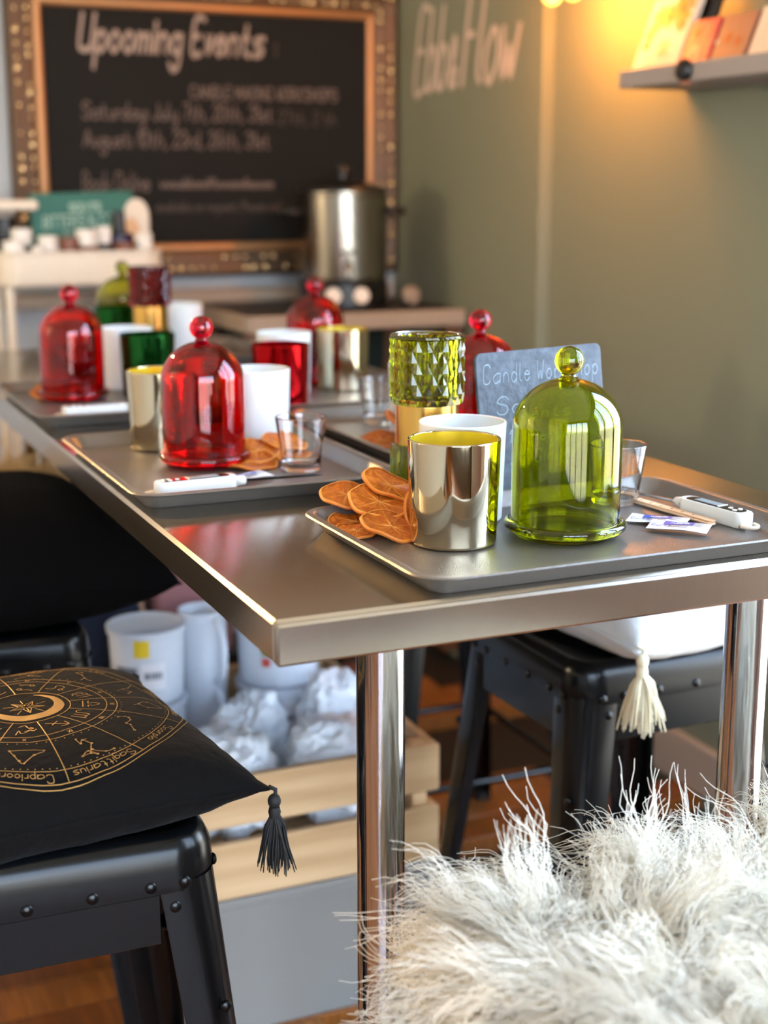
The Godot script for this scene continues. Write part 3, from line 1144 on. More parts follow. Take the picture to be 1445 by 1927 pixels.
func make_oranges() -> void:
	var kinds := []
	for k in 4:
		kinds.append(orange_parts(70 + k, 0.033))
	var y := FLOOR_TRAY
	# [position, tilt about x, tilt about z, turn, kind, size, label]
	var g := "dried orange slices"
	var near := "orange slice on the nearest tray"
	var specs := [
		[Vector3(0.203, y + 0.0085, -0.220), 0.30, -0.06, 0.4, 0, 1.05, "dried orange slice leaning on the nearest gold cup, lowest and broadest of its heap"],
		[Vector3(0.187, y + 0.0040, -0.272), 0.08, 0.05, 1.3, 1, 0.95, "dried orange slice lying flat under the heap by the nearest gold cup"],
		[Vector3(0.172, y + 0.0035, -0.240), 0.05, 0.12, 2.2, 3, 0.72, "small dried orange slice poking out at the tray rim under the heap"],
		[Vector3(0.211, y + 0.0235, -0.272), 0.34, 0.05, 2.0, 2, 1.02, "dried orange slice in front of two others on top of the nearest heap"],
		[Vector3(0.193, y + 0.0240, -0.315), 0.24, 0.12, 0.2, 3, 0.92, "dried orange slice at the back of the nearest heap, half covered"],
		[Vector3(0.240, y + 0.0310, -0.305), 0.42, -0.16, 1.0, 1, 1.05, "dried orange slice highest on the nearest heap"],
		[Vector3(0.236, y + 0.0220, -0.2215), 1.25, 0.0, 0.9, 2, 0.75, "dried orange slice standing on edge against the nearest gold cup"],
		[Vector3(0.190, y + 0.0050, -0.625), 0.12, 0.05, 0.5, 1, 1.0, "dried orange slice lying beside the clear tumbler, lowest of the row"],
		[Vector3(0.205, y + 0.0135, -0.650), 0.20, 0.25, 1.9, 0, 1.0, "dried orange slice tilted upward behind the clear tumbler"],
		[Vector3(0.245, y + 0.0080, -0.645), 0.15, -0.10, 2.6, 2, 1.0, "dried orange slice seen through the clear tumbler, lower one"],
		[Vector3(0.250, y + 0.0200, -0.665), 0.25, -0.05, 1.2, 3, 0.95, "dried orange slice seen through the clear tumbler, upper one"],
		[Vector3(0.405, y + 0.0050, -0.705), 0.10, 0.10, 0.5, 1, 1.05, "dried orange slice lying flat before the red mirrored cup"],
		[Vector3(0.432, y + 0.0220, -0.690), 0.55, -0.50, 1.6, 2, 1.1, "dried orange slice raised on edge by the green diamond-cut holder"],
		[Vector3(0.445, y + 0.0060, -0.650), 0.20, -0.20, 2.4, 0, 1.0, "dried orange slice tucked behind the green diamond-cut holder"],
		[Vector3(0.075, y + 0.0060, -1.36), 0.2, 0.2, 0.7, 3, 0.9, "dried orange slice beside the farther-away red bell jar at the table edge"],
	]
	for q in specs:
		var o := thing("orange_slice", q[6], "orange slice", q[0], 0.0, g)
		o.basis = Basis(Vector3.UP, 0.41) * Basis(Vector3.RIGHT, q[1]) * Basis(Vector3.BACK, q[2]) * Basis(Vector3.UP, q[3]) * Basis().scaled(Vector3.ONE * q[5])
		part("flesh", kinds[q[4]][0], M.fruit, o)
		part("rind", kinds[q[4]][1], M.fruit, o)

func thermometer(a: Vector3, turn: float, label: String, probe := true) -> void:
	# local x runs from the probe end to the ring end
	var o := thing("digital_thermometer", label, "thermometer", a, turn, "white probe thermometers")
	var s := Sh.new()
	pan(s, 0.100, 0.022, 0.011, [[-0.0015, 0.0], [0.0, 0.0015], [0.0, 0.0150], [-0.0012, 0.0165]], 8, 60)
	var body := part("housing", s, M.white_plastic, o)
	s = Sh.new()
	pan(s, 0.084, 0.0165, 0.008, [[0.0, 0.0164], [0.0, 0.0168], [-0.0006, 0.0171]], 8)
	var face := part("face", s, M.dark_gloss, body)
	s = Sh.new()
	box(s, Vector3(-0.010, 0.0173, 0), Vector3(0.036, 0.0008, 0.0105), 0.0003)
	part("screen", s, M.screen, body)
	for q in [Vector2(0.022, 0.0), Vector2(0.032, 0.004), Vector2(0.032, -0.004)]:
		s = Sh.new()
		lathe(s, [Vector2(0.0026, 0.0168), Vector2(0.0026, 0.0176), Vector2(0.002, 0.0179), Vector2(0.0001, 0.0179)], 14, 30, Vector3(q.x, 0, q.y))
		part("button", s, M.white_plastic, body)
	s = Sh.new()
	box(s, Vector3(0.010, 0.0174, 0.0), Vector3(0.0015, 0.0006, 0.014), 0.0002)
	part("face_marking", s, M.white_plastic, body)
	# collar and probe
	s = Sh.new()
	tube(s, [Vector3(-0.048, 0.008, 0), Vector3(-0.056, 0.008, 0), Vector3(-0.062, 0.008, 0)], [0.0068, 0.0062, 0.0052], 14)
	part("collar", s, M.white_plastic, o)
	s = Sh.new()
	tube(s, [Vector3(-0.062, 0.008, 0), Vector3(-0.10, 0.0065, 0), Vector3(-0.155, 0.0045, 0), Vector3(-0.165, 0.004, 0)], [0.0018, 0.0018, 0.0016, 0.0006], 10)
	part("probe", s, M.chrome if probe else M.dark_gloss, o)
	# hanging ring
	s = Sh.new()
	var pth := []
	for k in 20:
		var g := PI * k / 19.0 - PI / 2
		pth.append(Vector3(0.047 + 0.013 * cos(g), 0.0035, 0.0095 * sin(g)))
	tube(s, pth, 0.0022, 8)
	part("hanging_ring", s, M.ivory_plastic, o)

func packet(at: Vector3, turn: float, tilt: float, label: String) -> void:
	var o := thing("wipe_packet", label, "packet", at, 0.0, "foil wipe packets")
	o.basis = Basis(Vector3.UP, turn) * Basis(Vector3.RIGHT, tilt)
	var s := Sh.new()
	# pillow-shaped sachet with flat sealed ends
	for side in [1.0, -1.0]:
		var rows := []
		for i in 17:
			var u := i / 8.0 - 1.0
			var row := []
			for j in 9:
				var w := j / 4.0 - 1.0
				var puff := pow(maxf(0.0, 1 - pow(absf(u), 6.0)), 0.7) * pow(maxf(0.0, 1 - pow(absf(w), 6.0)), 0.7)
				row.append(Vector3(u * 0.031, side * (0.0002 + 0.0013 * puff) + 0.0008 * sin(u * 3.0 + w), w * 0.014))
			rows.append(row)
		var vs := s.v.size()
		var is_ := s.idx.size()
		patch(s, rows, false, false)
		var f := (s.v[s.idx[is_ + 1]] - s.v[s.idx[is_]]).cross(s.v[s.idx[is_ + 2]] - s.v[s.idx[is_]])
		if f.y * side < 0:
			for i in range(is_, s.idx.size(), 3):
				var t := s.idx[i + 1]
				s.idx[i + 1] = s.idx[i + 2]
				s.idx[i + 2] = t
		s.fix(vs, is_, false)
	part("sachet", s, M.foil, o)
	var onto := func(p: Vector2) -> Array: return [Vector3(p.x, 0.0019 + 0.0008 * sin(p.x / 0.031 * 3.0 - p.y / 0.014), -p.y), Vector3.UP]
	s = Sh.new()
	ink(s, [[Vector2(-0.012, 0.0045), Vector2(-0.004, 0.0045), Vector2(0.004, 0.0045), Vector2(0.010, 0.0045)]], 0.011, onto, 0.0003)
	part("blue_print", s, M.foil_blue, o)
	s = Sh.new()
	for k in 4:
		ink(s, [[Vector2(0.013, 0.009 - k * 0.004), Vector2(0.018, 0.009 - k * 0.004), Vector2(0.024, 0.009 - k * 0.004)]], 0.0012, onto, 0.0003)
		ink(s, [[Vector2(-0.010, -0.004 - k * 0.0022), Vector2(0.0, -0.004 - k * 0.0022), Vector2(0.010, -0.004 - k * 0.0022)]], 0.0008, onto, 0.0003)
	part("fine_print", s, M.foil_grey, o)
	s = Sh.new()
	var st := strokes("Curon", 0.0055, 0.1)
	for l in st:
		for i in l.size():
			l[i] += Vector2(-0.027, -0.008)
	ink(s, st, 0.0007, onto, 0.0005)
	st = strokes("ALCOHOL", 0.0032, 0.0)
	for l in st:
		for i in l.size():
			l[i] += Vector2(-0.009, 0.003)
	part("lettering", s, M.foil_blue, o)
	s = Sh.new()
	ink(s, st, 0.0006, onto, 0.0007)
	part("white_lettering", s, M.foil, o)

func make_small_things() -> void:
	make_oranges()
	var y := FLOOR_TRAY
	# nearest tray: thermometer, sticks and sachets
	var a := Vector3(0.547, y, -0.148)
	thermometer(a, -1.46, "white digital probe thermometer lying by the wooden sticks on the nearest tray")
	for k in 2:
		var o := thing("wooden_stick", ["flat wooden stick with dark marks, upper one by the foil packets", "flat wooden stick under another beside the white thermometer"][k], "stick", Vector3(0.521 - k * 0.002, y + 0.0020 + (1 - k) * 0.0019, -0.196 + k * 0.004), -1.46 - k * 0.02, "flat wooden sticks")
		var s := Sh.new()
		pan(s, 0.142, 0.0105, 0.0052, [[-0.0003, 0.0], [0, 0.0003], [0, 0.0014], [-0.0003, 0.0017]], 6)
		part("stick_body", s, M.stick_wood, o)
		if k == 0:
			for i in 6:
				s = Sh.new()
				box(s, Vector3(-0.045 + i * 0.017, 0.0018, 0.001), Vector3(0.0012, 0.0003, 0.0042), 0.0001)
				part("tick_mark", s, M.dark_wood, o)
	packet(Vector3(0.481, y + 0.004, -0.158), -0.85, 0.05, "foil wipe packet with blue print, the farther of two by the sticks")
	packet(Vector3(0.479, y + 0.006, -0.117), -0.85, 0.08, "foil wipe packet with blue print, the nearer of two by the sticks")
	# second tray
	thermometer(Vector3(0.082, y, -0.506), PI + 0.10, "white digital probe thermometer lying before the near red bell jar", false)
	packet(Vector3(0.158, y + 0.005, -0.545), 0.35, 0.05, "foil wipe packet with blue print beside the probe of the near thermometer")
	thermometer(Vector3(0.100, y, -1.115), PI + 0.05, "white digital thermometer before the red bell jar beside the green cup", false)
	# slate sign
	var o := thing("slate_sign", "small rounded slate sign with chalk handwriting behind the green bell jar", "sign", Vector3(0.432, y, -0.318), 0.0)
	var s := Sh.new()
	pan(s, 0.160, 0.166, 0.008, [[-0.001, -0.0025], [0.0, -0.0018], [0.0, 0.0018], [-0.001, 0.0025]], 6)
	var tilt := Basis(Vector3.BACK, deg_to_rad(2.0)) * Basis(Vector3.RIGHT, deg_to_rad(90 - 7.0))
	for i in s.v.size():
		s.v[i] = tilt * s.v[i] + Vector3(0, 0.0865, 0)
		s.n[i] = tilt * s.n[i]
	part("slate_plate", s, M.slate, o)
	s = Sh.new()
	var f := Sh.new()
	for row in [["Candle Workshop", -0.072, 0.049, 0.0205, 0.0], ["Scents", -0.058, 0.014, 0.019, 0.0], ["1  Herbal", -0.045, -0.018, 0.014, 0.0], ["2  Ginger", -0.045, -0.042, 0.014, 0.0]]:
		var st := strokes(row[0], row[3], 0.16, 2.1)
		var sc: float = minf(1.0, 0.146 / stroke_width(st)) if row[0] == "Candle Workshop" else 1.0
		ink(s, st, 0.0010, func(p: Vector2) -> Array: return [tilt * Vector3(p.x * sc + row[1], 0.0026, -p.y - row[2]) + Vector3(0, 0.0865, 0), tilt * Vector3.UP], 0.0003)
	part("lettering", s, M.chalk, o)
	s = Sh.new()
	for sg in [-1, 1]:
		box(s, Vector3(sg * 0.04, 0.010, -0.016), Vector3(0.014, 0.020, 0.030), 0.002)
	part("prop_feet", s, M.dark_wood, o)

# ---------------------------------------------------------------- metal stools
const SEAT := 0.65
func make_stool() -> Node3D:
	var o := thing("metal_stool", "", "stool", Vector3.ZERO, 0.0, "dark metal bar stools round the table")
	# pressed seat: dished top, rolled rim, flared skirt
	var s := Sh.new()
	pan(s, 0.310, 0.310, 0.045, [[-0.013, 0.594], [-0.006, 0.594], [0.0, 0.595], [0.0005, 0.612], [-0.002, 0.632], [-0.007, 0.643], [-0.014, 0.649], [-0.022, 0.650], [-0.030, 0.646], [-0.040, 0.642]], 8, 50)
	part("seat", s, M.stool_metal, o)
	# four folded sheet legs, wide above and narrow below
	var legs := []
	for q in 4:
		var sx: float = [1, -1, -1, 1][q]
		var sz: float = [1, 1, -1, -1][q]
		s = Sh.new()
		var rows := []
		for i in 9:
			var t := i / 8.0
			var yy := lerpf(0.604, 0.006, t)
			var c := lerpf(0.1535, 0.205, t)
			var w := lerpf(0.060, 0.036, t)
			var r := lerpf(0.034, 0.014, t)
			var row := []
			var outer := []
			outer.append(Vector2(c - w, c))
			for k in 6:
				var g := deg_to_rad(90 - 18.0 * k)
				outer.append(Vector2(c - r + r * cos(g), c - r + r * sin(g)))
			outer.append(Vector2(c, c - w))
			var innr := []
			for k in outer.size():
				var p: Vector2 = outer[k]
				innr.append(p - Vector2(0.004, 0.004) * (0.72 if k > 0 and k < outer.size() - 1 else 1.0) if k > 0 and k < outer.size() - 1 else (p - (Vector2(0, 0.004) if k == 0 else Vector2(0.004, 0))))
			innr.reverse()
			for p in outer:
				row.append(Vector3(p.x * sx, yy, p.y * sz))
			for p in innr:
				row.append(Vector3(p.x * sx, yy, p.y * sz))
			rows.append(row)
		patch(s, rows, true)
		var leg := part("leg", s, M.stool_metal, o)
		legs.append(leg)
		s = Sh.new()
		pan(s, 0.040, 0.040, 0.012, [[-0.002, 0.0], [0, 0.002], [0, 0.018], [-0.003, 0.020]], 4)
		part("rubber_foot", s, M.black_plastic, leg, Vector3(0.192 * sx, 0.0, 0.192 * sz))
	# aprons between the legs, stretchers low down and a crossed brace under the seat
	for q in 4:
		s = Sh.new()
		var turn := Basis(Vector3.UP, q * PI / 2)
		box(s, turn * Vector3(0, 0.569, 0.1520), Vector3(0.188, 0.052, 0.004), 0.001, turn)
		part("apron", s, M.stool_metal, o)
		s = Sh.new()
		var e := 0.178
		tube(s, [turn * Vector3(-e, 0.215, e), turn * Vector3(0, 0.215, e), turn * Vector3(e, 0.215, e)], 0.007, 8)
		part("stretcher", s, M.stool_metal, o)
	for q in 2:
		s = Sh.new()
		var sg := 1.0 if q == 0 else -1.0
		box(s, Vector3(0, 0.545 - q * 0.005, 0), Vector3(0.40, 0.004, 0.022), 0.001, Basis(Vector3.UP, sg * PI / 4))
		part("brace", s, M.stool_metal, o)
	# rivets
	s = Sh.new()
	lathe(s, [Vector2(0.0060, -0.001), Vector2(0.0058, 0.0012), Vector2(0.0042, 0.0027), Vector2(0.0001, 0.0032)], 12)
	var rm := s.mesh()
	for q in 4:
		var turn := Basis(Vector3.UP, q * PI / 2)
		for x in [-0.118, -0.085, -0.03, 0.03, 0.085, 0.118]:
			var r := part("rivet", rm, M.stool_metal, o, turn * Vector3(x, 0.6040, 0.1555))
			r.basis = turn * Basis(Vector3.RIGHT, PI / 2)
		for x in [-0.108, 0.108]:
			var r := part("rivet", rm, M.stool_metal, o, turn * Vector3(x, 0.580, 0.1548))
			r.basis = turn * Basis(Vector3.RIGHT, PI / 2)
	for q in 4:
		var turn := Basis(Vector3.UP, q * PI / 2)
		var r := part("rivet", rm, M.stool_metal, legs[[0, 3, 2, 1][q]], turn * Vector3(0.1520, 0.47, 0.1655))
		r.basis = turn * Basis(Vector3.RIGHT, PI / 2)
	return o

func make_stools() -> void:
	var g := "dark metal bar stools round the table"
	var o := make_stool()
	o.position = Vector3(-0.155, 0, -0.312)
	o.rotation.y = deg_to_rad(-1.5)
	tag(o, "dark metal stool under the black cushion printed with gold rings", "stool", g)
	dup(o, Vector3(-0.13, 0, -0.985), 0.0, "dark metal stool under the plain black pillow", g)
	dup(o, Vector3(-0.05, 0, -1.66), 0.0, "dark metal stool under the tan fur at the far table leg", g)
	dup(o, Vector3(0.345, 0, 0.285), 0.05, "dark metal stool under the white shaggy fur", g)
	dup(o, Vector3(0.702, 0, -0.575), 0.03, "dark metal stool under the off-white cushion with a cream tassel", g)
	dup(o, Vector3(0.745, 0, -1.215), 0.0, "dark metal stool behind the one with the off-white cushion", g)

# ---------------------------------------------------------------- cushions
# a stuffed square: half sizes hx, hz; rise above and sag below the seam; flattened where it lies on a seat
func cushion_point(u: float, w: float, side: float, q: Dictionary) -> Vector3:
	var x: float = q.hx * u * (1.0 - 0.075 * (1.0 - w * w))
	var z: float = q.hz * w * (1.0 - 0.075 * (1.0 - u * u))
	var b := pow(maxf(0.0, (1.0 - pow(absf(u), 3.4)) * (1.0 - pow(absf(w), 3.4))), 0.50)
	var y := 0.0
	if side > 0:
		y = q.up * b
	else:
		y = maxf(-q.down * b, -q.flat) if maxf(absf(x), absf(z)) < 0.150 else -q.down * b
	var nz: FastNoiseLite = q.noise
	var edge := pow(maxf(absf(u), absf(w)), 4.0)
	y += nz.get_noise_3d(x * 9.0, z * 9.0, side * 3.0) * q.crease * (0.35 + 0.65 * edge) * (1.0 if b > 0.02 else 0.4)
	y += q.droop * (u * q.dx + w * q.dz) * maxf(absf(u), absf(w))
	return Vector3(x, y, z)

func cushion_mesh(q: Dictionary) -> Sh:
	var s := Sh.new()
	var n := 56
	for side in [1.0, -1.0]:
		var rows := []
		for i in n + 1:
			var row := []
			for j in n + 1:
				var u := sin((i / float(n) * 2 - 1) * PI / 2)
				var w := sin((j / float(n) * 2 - 1) * PI / 2)
				row.append(cushion_point(u, w, side, q))
			rows.append(row)
		var vs := s.v.size()
		var is_ := s.idx.size()
		patch(s, rows, false, false)
		var mid := is_ + (n / 2 * n + n / 2) * 6
		var f := (s.v[s.idx[mid + 1]] - s.v[s.idx[mid]]).cross(s.v[s.idx[mid + 2]] - s.v[s.idx[mid]])
		if f.y * side < 0:
			for i in range(is_, s.idx.size(), 3):
				var t := s.idx[i + 1]
				s.idx[i + 1] = s.idx[i + 2]
				s.idx[i + 2] = t
		s.fix(vs, is_, false)
	return s

func seam(q: Dictionary, r: float) -> Sh:
	var s := Sh.new()
	var p := []
	for k in 160:
		var t := k / 40.0
		var e := fposmod(t, 1.0) * 2 - 1
		var uw: Vector2 = [Vector2(e, -1), Vector2(1, e), Vector2(-e, 1), Vector2(-1, -e)][int(t)]
		p.append(cushion_point(uw.x, uw.y, 1.0, q))
	tube(s, p, r, 6, true)
	return s

func tassel(o: Node3D, at: Vector3, size: float, m: Material, sd: int, spread := 1.0) -> void:
	var rng := RandomNumberGenerator.new()
	rng.seed = sd
	var s := Sh.new()
	tube(s, [at + Vector3(-0.004, 0.010, -0.004) * size, at + Vector3(0.001, 0.008, 0.001) * size, at + Vector3(0.001, 0.0, 0.0) * size], 0.0022 * size, 6)
	ball(s, at + Vector3(0, -0.004 * size, 0), Vector3(0.0065, 0.0075, 0.0065) * size, 14, 10)
	lathe(s, [Vector2(0.0001, 0), Vector2(0.005 * size, -0.001 * size), Vector2(0.0062 * size, -0.006 * size), Vector2(0.0050 * size, -0.012 * size), Vector2(0.0001, -0.013 * size)], 14, 60, at + Vector3(0, -0.009 * size, 0))
	var t := part("tassel", s, m, o)
	s = Sh.new()
	var b := at + Vector3(0, -0.018 * size, 0)
	for k in 110:
		var a := rng.randf() * TAU
		var rr := sqrt(rng.randf())
		var dirv := Vector3(cos(a), 0, sin(a))
		var ln := (0.046 + rng.randf() * 0.014) * size
		var out := (0.0125 + 0.004 * rng.randf()) * rr * size * spread
		var p := []
		for i in 6:
			var f := i / 5.0
			var wv := sin(f * 6.0 + a * 3) * 0.0012 * size
			p.append(b + dirv * (0.003 * size * rr + out * pow(f, 0.6)) + Vector3(wv, -ln * f, wv * cos(a)))
		tube(s, p, [0.0011 * size, 0.0011 * size, 0.0010 * size, 0.0009 * size, 0.0008 * size, 0.0005 * size], 4)
	part("fringe", s, m, t)

func make_cushions() -> void:
	var nz := FastNoiseLite.new()
	nz.seed = 8
	nz.frequency = 1.0
	# printed velvet cushion
	var q := {"hx": 0.205, "hz": 0.205, "up": 0.062, "down": 0.052, "flat": 0.022, "crease": 0.0065, "droop": 0.010, "dx": 0.2, "dz": 1.0, "noise": nz}
	var o := thing("printed_cushion", "black velvet square cushion printed with a gold zodiac wheel and moon", "cushion", Vector3(-0.176, SEAT + 0.0245, -0.340), deg_to_rad(4.0))
	part("cover", cushion_mesh(q), M.velvet, o)
	part("seam_cord", seam(q, 0.0022), M.velvet, o)
	tassel(o, cushion_point(1, 1, 1.0, q) + Vector3(0.004, -0.008, 0.004), 1.0, M.thread_black, 4)
	tassel(o, cushion_point(1, -1, 1.0, q) + Vector3(0.004, -0.006, -0.004), 1.0, M.thread_black, 5)
	tassel(o, cushion_point(-1, 1, 1.0, q) + Vector3(-0.004, -0.006, 0.004), 1.0, M.thread_black, 6)
	zodiac(o, q)
	# plain black pillow, plump
	var q2 := {"hx": 0.235, "hz": 0.225, "up": 0.125, "down": 0.070, "flat": 0.055, "crease": 0.007, "droop": 0.0, "dx": 0.0, "dz": 0.0, "noise": nz}
	o = thing("black_pillow", "plump plain black pillow on a stool at the table side", "pillow", Vector3(-0.105, SEAT + 0.0575, -1.02), deg_to_rad(4.0))
	part("cover", cushion_mesh(q2), M.black_cotton, o)
	part("seam_cord", seam(q2, 0.002), M.black_cotton, o)
	# off-white cushion on the far side
	var q3 := {"hx": 0.205, "hz": 0.205, "up": 0.075, "down": 0.058, "flat": 0.040, "crease": 0.006, "droop": 0.006, "dx": 0.0, "dz": -1.0, "noise": nz}
	o = thing("white_cushion", "off-white square cushion with piping and a cream tassel at its corner", "cushion", Vector3(0.765, SEAT + 0.0425, -0.585), deg_to_rad(9.0))
	part("cover", cushion_mesh(q3), M.linen, o)
	part("piping", seam(q3, 0.0042), M.linen, o)
	tassel(o, cushion_point(-1, 1, 1.0, q3) + Vector3(0.006, -0.006, 0.002), 1.25, M.cord_cream, 9, 1.5)

# gold print mapped on the cushion's upper side
func zodiac(o: Node3D, q: Dictionary) -> void:
	var ctr := Vector2(0.022, 0.016)
	var R := 0.160
	var onto := func(p: Vector2) -> Array:
		var x := p.x + ctr.x
		var z := p.y + ctr.y
		var u: float = x / q.hx
		var w: float = z / q.hz
		for k in 3:
			u = clampf(x / q.hx / (1.0 - 0.075 * (1.0 - w * w)), -0.999, 0.999)
			w = clampf(z / q.hz / (1.0 - 0.075 * (1.0 - u * u)), -0.999, 0.999)
		var c := cushion_point(u, w, 1.0, q)
		var e := 0.01
		var cu := cushion_point(minf(u + e, 1), w, 1.0, q) - c
		var cw := cushion_point(u, minf(w + e, 1), 1.0, q) - c
		var n := cw.cross(cu).normalized()
		return [c + n * 0.0004, n]
	var ring := func(r: float, n := 120) -> Array:
		var l := []
		for k in n + 1:
			l.append(Vector2(cos(TAU * k / n), sin(TAU * k / n)) * r * R)
		return l
	var s := Sh.new()
	var lines := []
	for r in [0.275, 0.50, 0.565, 0.885, 0.972, 1.0]:
		lines.append(ring.call(r))
	ink(s, lines, 0.0009, onto, 0.00025)
	part("ring_print", s, M.gold_print, o)
	s = Sh.new()
	lines = []
	for k in 12:
		var a := PI / 2 + k * PI / 6
		var l := []
		for i in 15:
			l.append(Vector2(cos(a), sin(a)) * R * lerpf(0.275, 0.965, i / 14.0))
		lines.append(l)
	ink(s, lines, 0.0009, onto, 0.00025)
	# dotted rings
	lines = []
	for k in 132:
		var a := TAU * k / 132
		for r in [0.59, 0.865]:
			if r < 0.7 and k % 2 == 1:
				continue
			var p: Vector2 = Vector2(cos(a), sin(a)) * R * r
			lines.append([p, p + Vector2(0.0004, 0.0)])
	ink(s, lines, 0.0011, onto, 0.0002)
	part("line_print", s, M.gold_print, o)
	# crescent moon and star
	s = Sh.new()
	lines = []
	for k in 9:
		var f := k / 8.0
		var l := []
		for i in 49:
			var a := lerpf(-0.35 * PI, 1.22 * PI, i / 48.0)
			var full := sin(PI * i / 48.0)
			var rr := lerpf(0.232, 0.232 - 0.075 * full, f)
			l.append(Vector2(cos(a), sin(a)) * R * rr)
		lines.append(l)
	ink(s, lines, 0.0016, onto, 0.00025)
	part("moon_print", s, M.gold_print, o)
	s = Sh.new()
	lines = []
	for k in 10:
		var a := TAU * k / 10 + 0.3
		var b := TAU * (k + 1) / 10 + 0.3
		lines.append([Vector2(cos(a), sin(a)) * R * (0.115 if k % 2 == 0 else 0.045), Vector2(cos(b), sin(b)) * R * (0.115 if k % 2 == 1 else 0.045)])
		lines.append([Vector2(cos(a), sin(a)) * R * 0.02, Vector2(cos(a), sin(a)) * R * (0.09 if k % 2 == 0 else 0.04)])
		if k % 2 == 1:
			lines.append([Vector2(cos(a), sin(a)) * R * 0.075, Vector2(cos(a), sin(a)) * R * 0.14])
	ink(s, lines, 0.0008, onto, 0.00025)
	part("star_print", s, M.gold_print, o)
	# sign glyphs, numerals, constellations and names: local frame with y outward
	var place := func(l: Array, a: float, r: float, size: float) -> Array:
		var rad := Vector2(cos(a), sin(a))
		var tan := Vector2(sin(a), -cos(a))
		var out := []
		for st in l:
			var w := []
			for p in st:
				w.append(rad * (r * R + p.y * size) + tan * p.x * size)
			out.append(w)
		return out
	var P := func(t: String) -> Array:
		var out := []
		for st in t.split("|"):
			var pl := []
			for k in st.split(" "):
				pl.append(Vector2(float(k.substr(0, 1)) - 4.0, float(k.substr(1, 1)) - 4.0) / 8.0)
			out.append(smooth(pl, 3))
		return out
	# from the sector that points at the viewer, counting towards the table: sea-goat, archer, scorpion, scales, maiden, lion, crab, twins, bull, ram, fish, water bearer
	var glyphs := ["18 24 37 64 45|62 73 63 52 40 21|64 75 84", "11 77|47 77 74|24 52", "18 12|17 37 32|37 57 52 71 82", "12 82|14 34 26 48 66 54 84", "18 12|17 37 32|37 57 52|56 76 62 41", "22 33 24 13 22|33 26 48 67 54 62 82", "16 27 36 25 16|27 57 78|82 71 62 73 82|71 41 20", "12 41 72|17 48 77|33 37|63 67", "24 42 64 46 24|28 46 68", "41 46 28 17|46 68 77", "18 34 21|78 64 81|24 74", "16 37 46 67 76|13 34 43 64 73"]
	var stars := ["12 82 64 47 36 24 12", "17 36 48 37 17|37 54 46 68 88|54 42 33 31|42 52", "26 44 43 63 72 71 60", "25 48 75 43 25|43 32", "13 35 54 66 88|54 42", "12 33 55 76 67|33 31", "18 45 44 71|44 12", "12 18|32 38|15 35|36 68", "12 44 55 88|55 82", "14 46 76 85", "11 44 81|44 47", "16 34 55 73|55 38"]
	var names := ["Capricorn", "Sagittarius", "Scorpio", "Libra", "Virgo", "Leo", "Cancer", "Gemini", "Taurus", "Aries", "Pisces", "Aquarius"]
	var roman := ["X", "IX", "VIII", "VII", "VI", "V", "IV", "III", "II", "I", "XII", "XI"]
	var sg := Sh.new()
	var sc := Sh.new()
	var sn := Sh.new()
	for k in 12:
		var a := PI / 2 + PI / 12 - k * PI / 6
		if k > 3 and k < 10:
			ink(sg, place.call(P.call(glyphs[k]), a, 0.385, 0.021), 0.0009, onto, 0.0002)
		else:
			ink(sg, place.call(P.call(glyphs[k]), a, 0.385, 0.022), 0.0011, onto, 0.0002)
		var con: Array = place.call(P.call(stars[k]), a, 0.725, 0.036)
		ink(sc, con, 0.0008, onto, 0.0002)
		for l in con:
			for i in range(0, l.size(), 3):
				ink(sc, [[l[i], l[i] + Vector2(0.0005, 0.0)]], 0.0024 if i % 2 == 0 else 0.0018, onto, 0.0003)
		for pr in [[names[k], 0.0085, 0.907], [roman[k], 0.0042, 0.520]]:
			var st := strokes(pr[0], pr[1], 0.0, 1.5)
			var half := stroke_width(st) / 2
			var bent := []
			for l in st:
				var w := []
				for p in l:
					var rr: float = pr[2] * R + p.y
					var aa: float = a + (p.x - half) / (pr[2] * R)
					w.append(Vector2(cos(aa), sin(aa)) * rr)
				bent.append(w)
			ink(sn, bent, 0.0008, onto, 0.0002)
	part("sign_print", sg, M.gold_print, o)
	part("constellation_print", sc, M.gold_print, o)
	part("lettering", sn, M.gold_print, o)

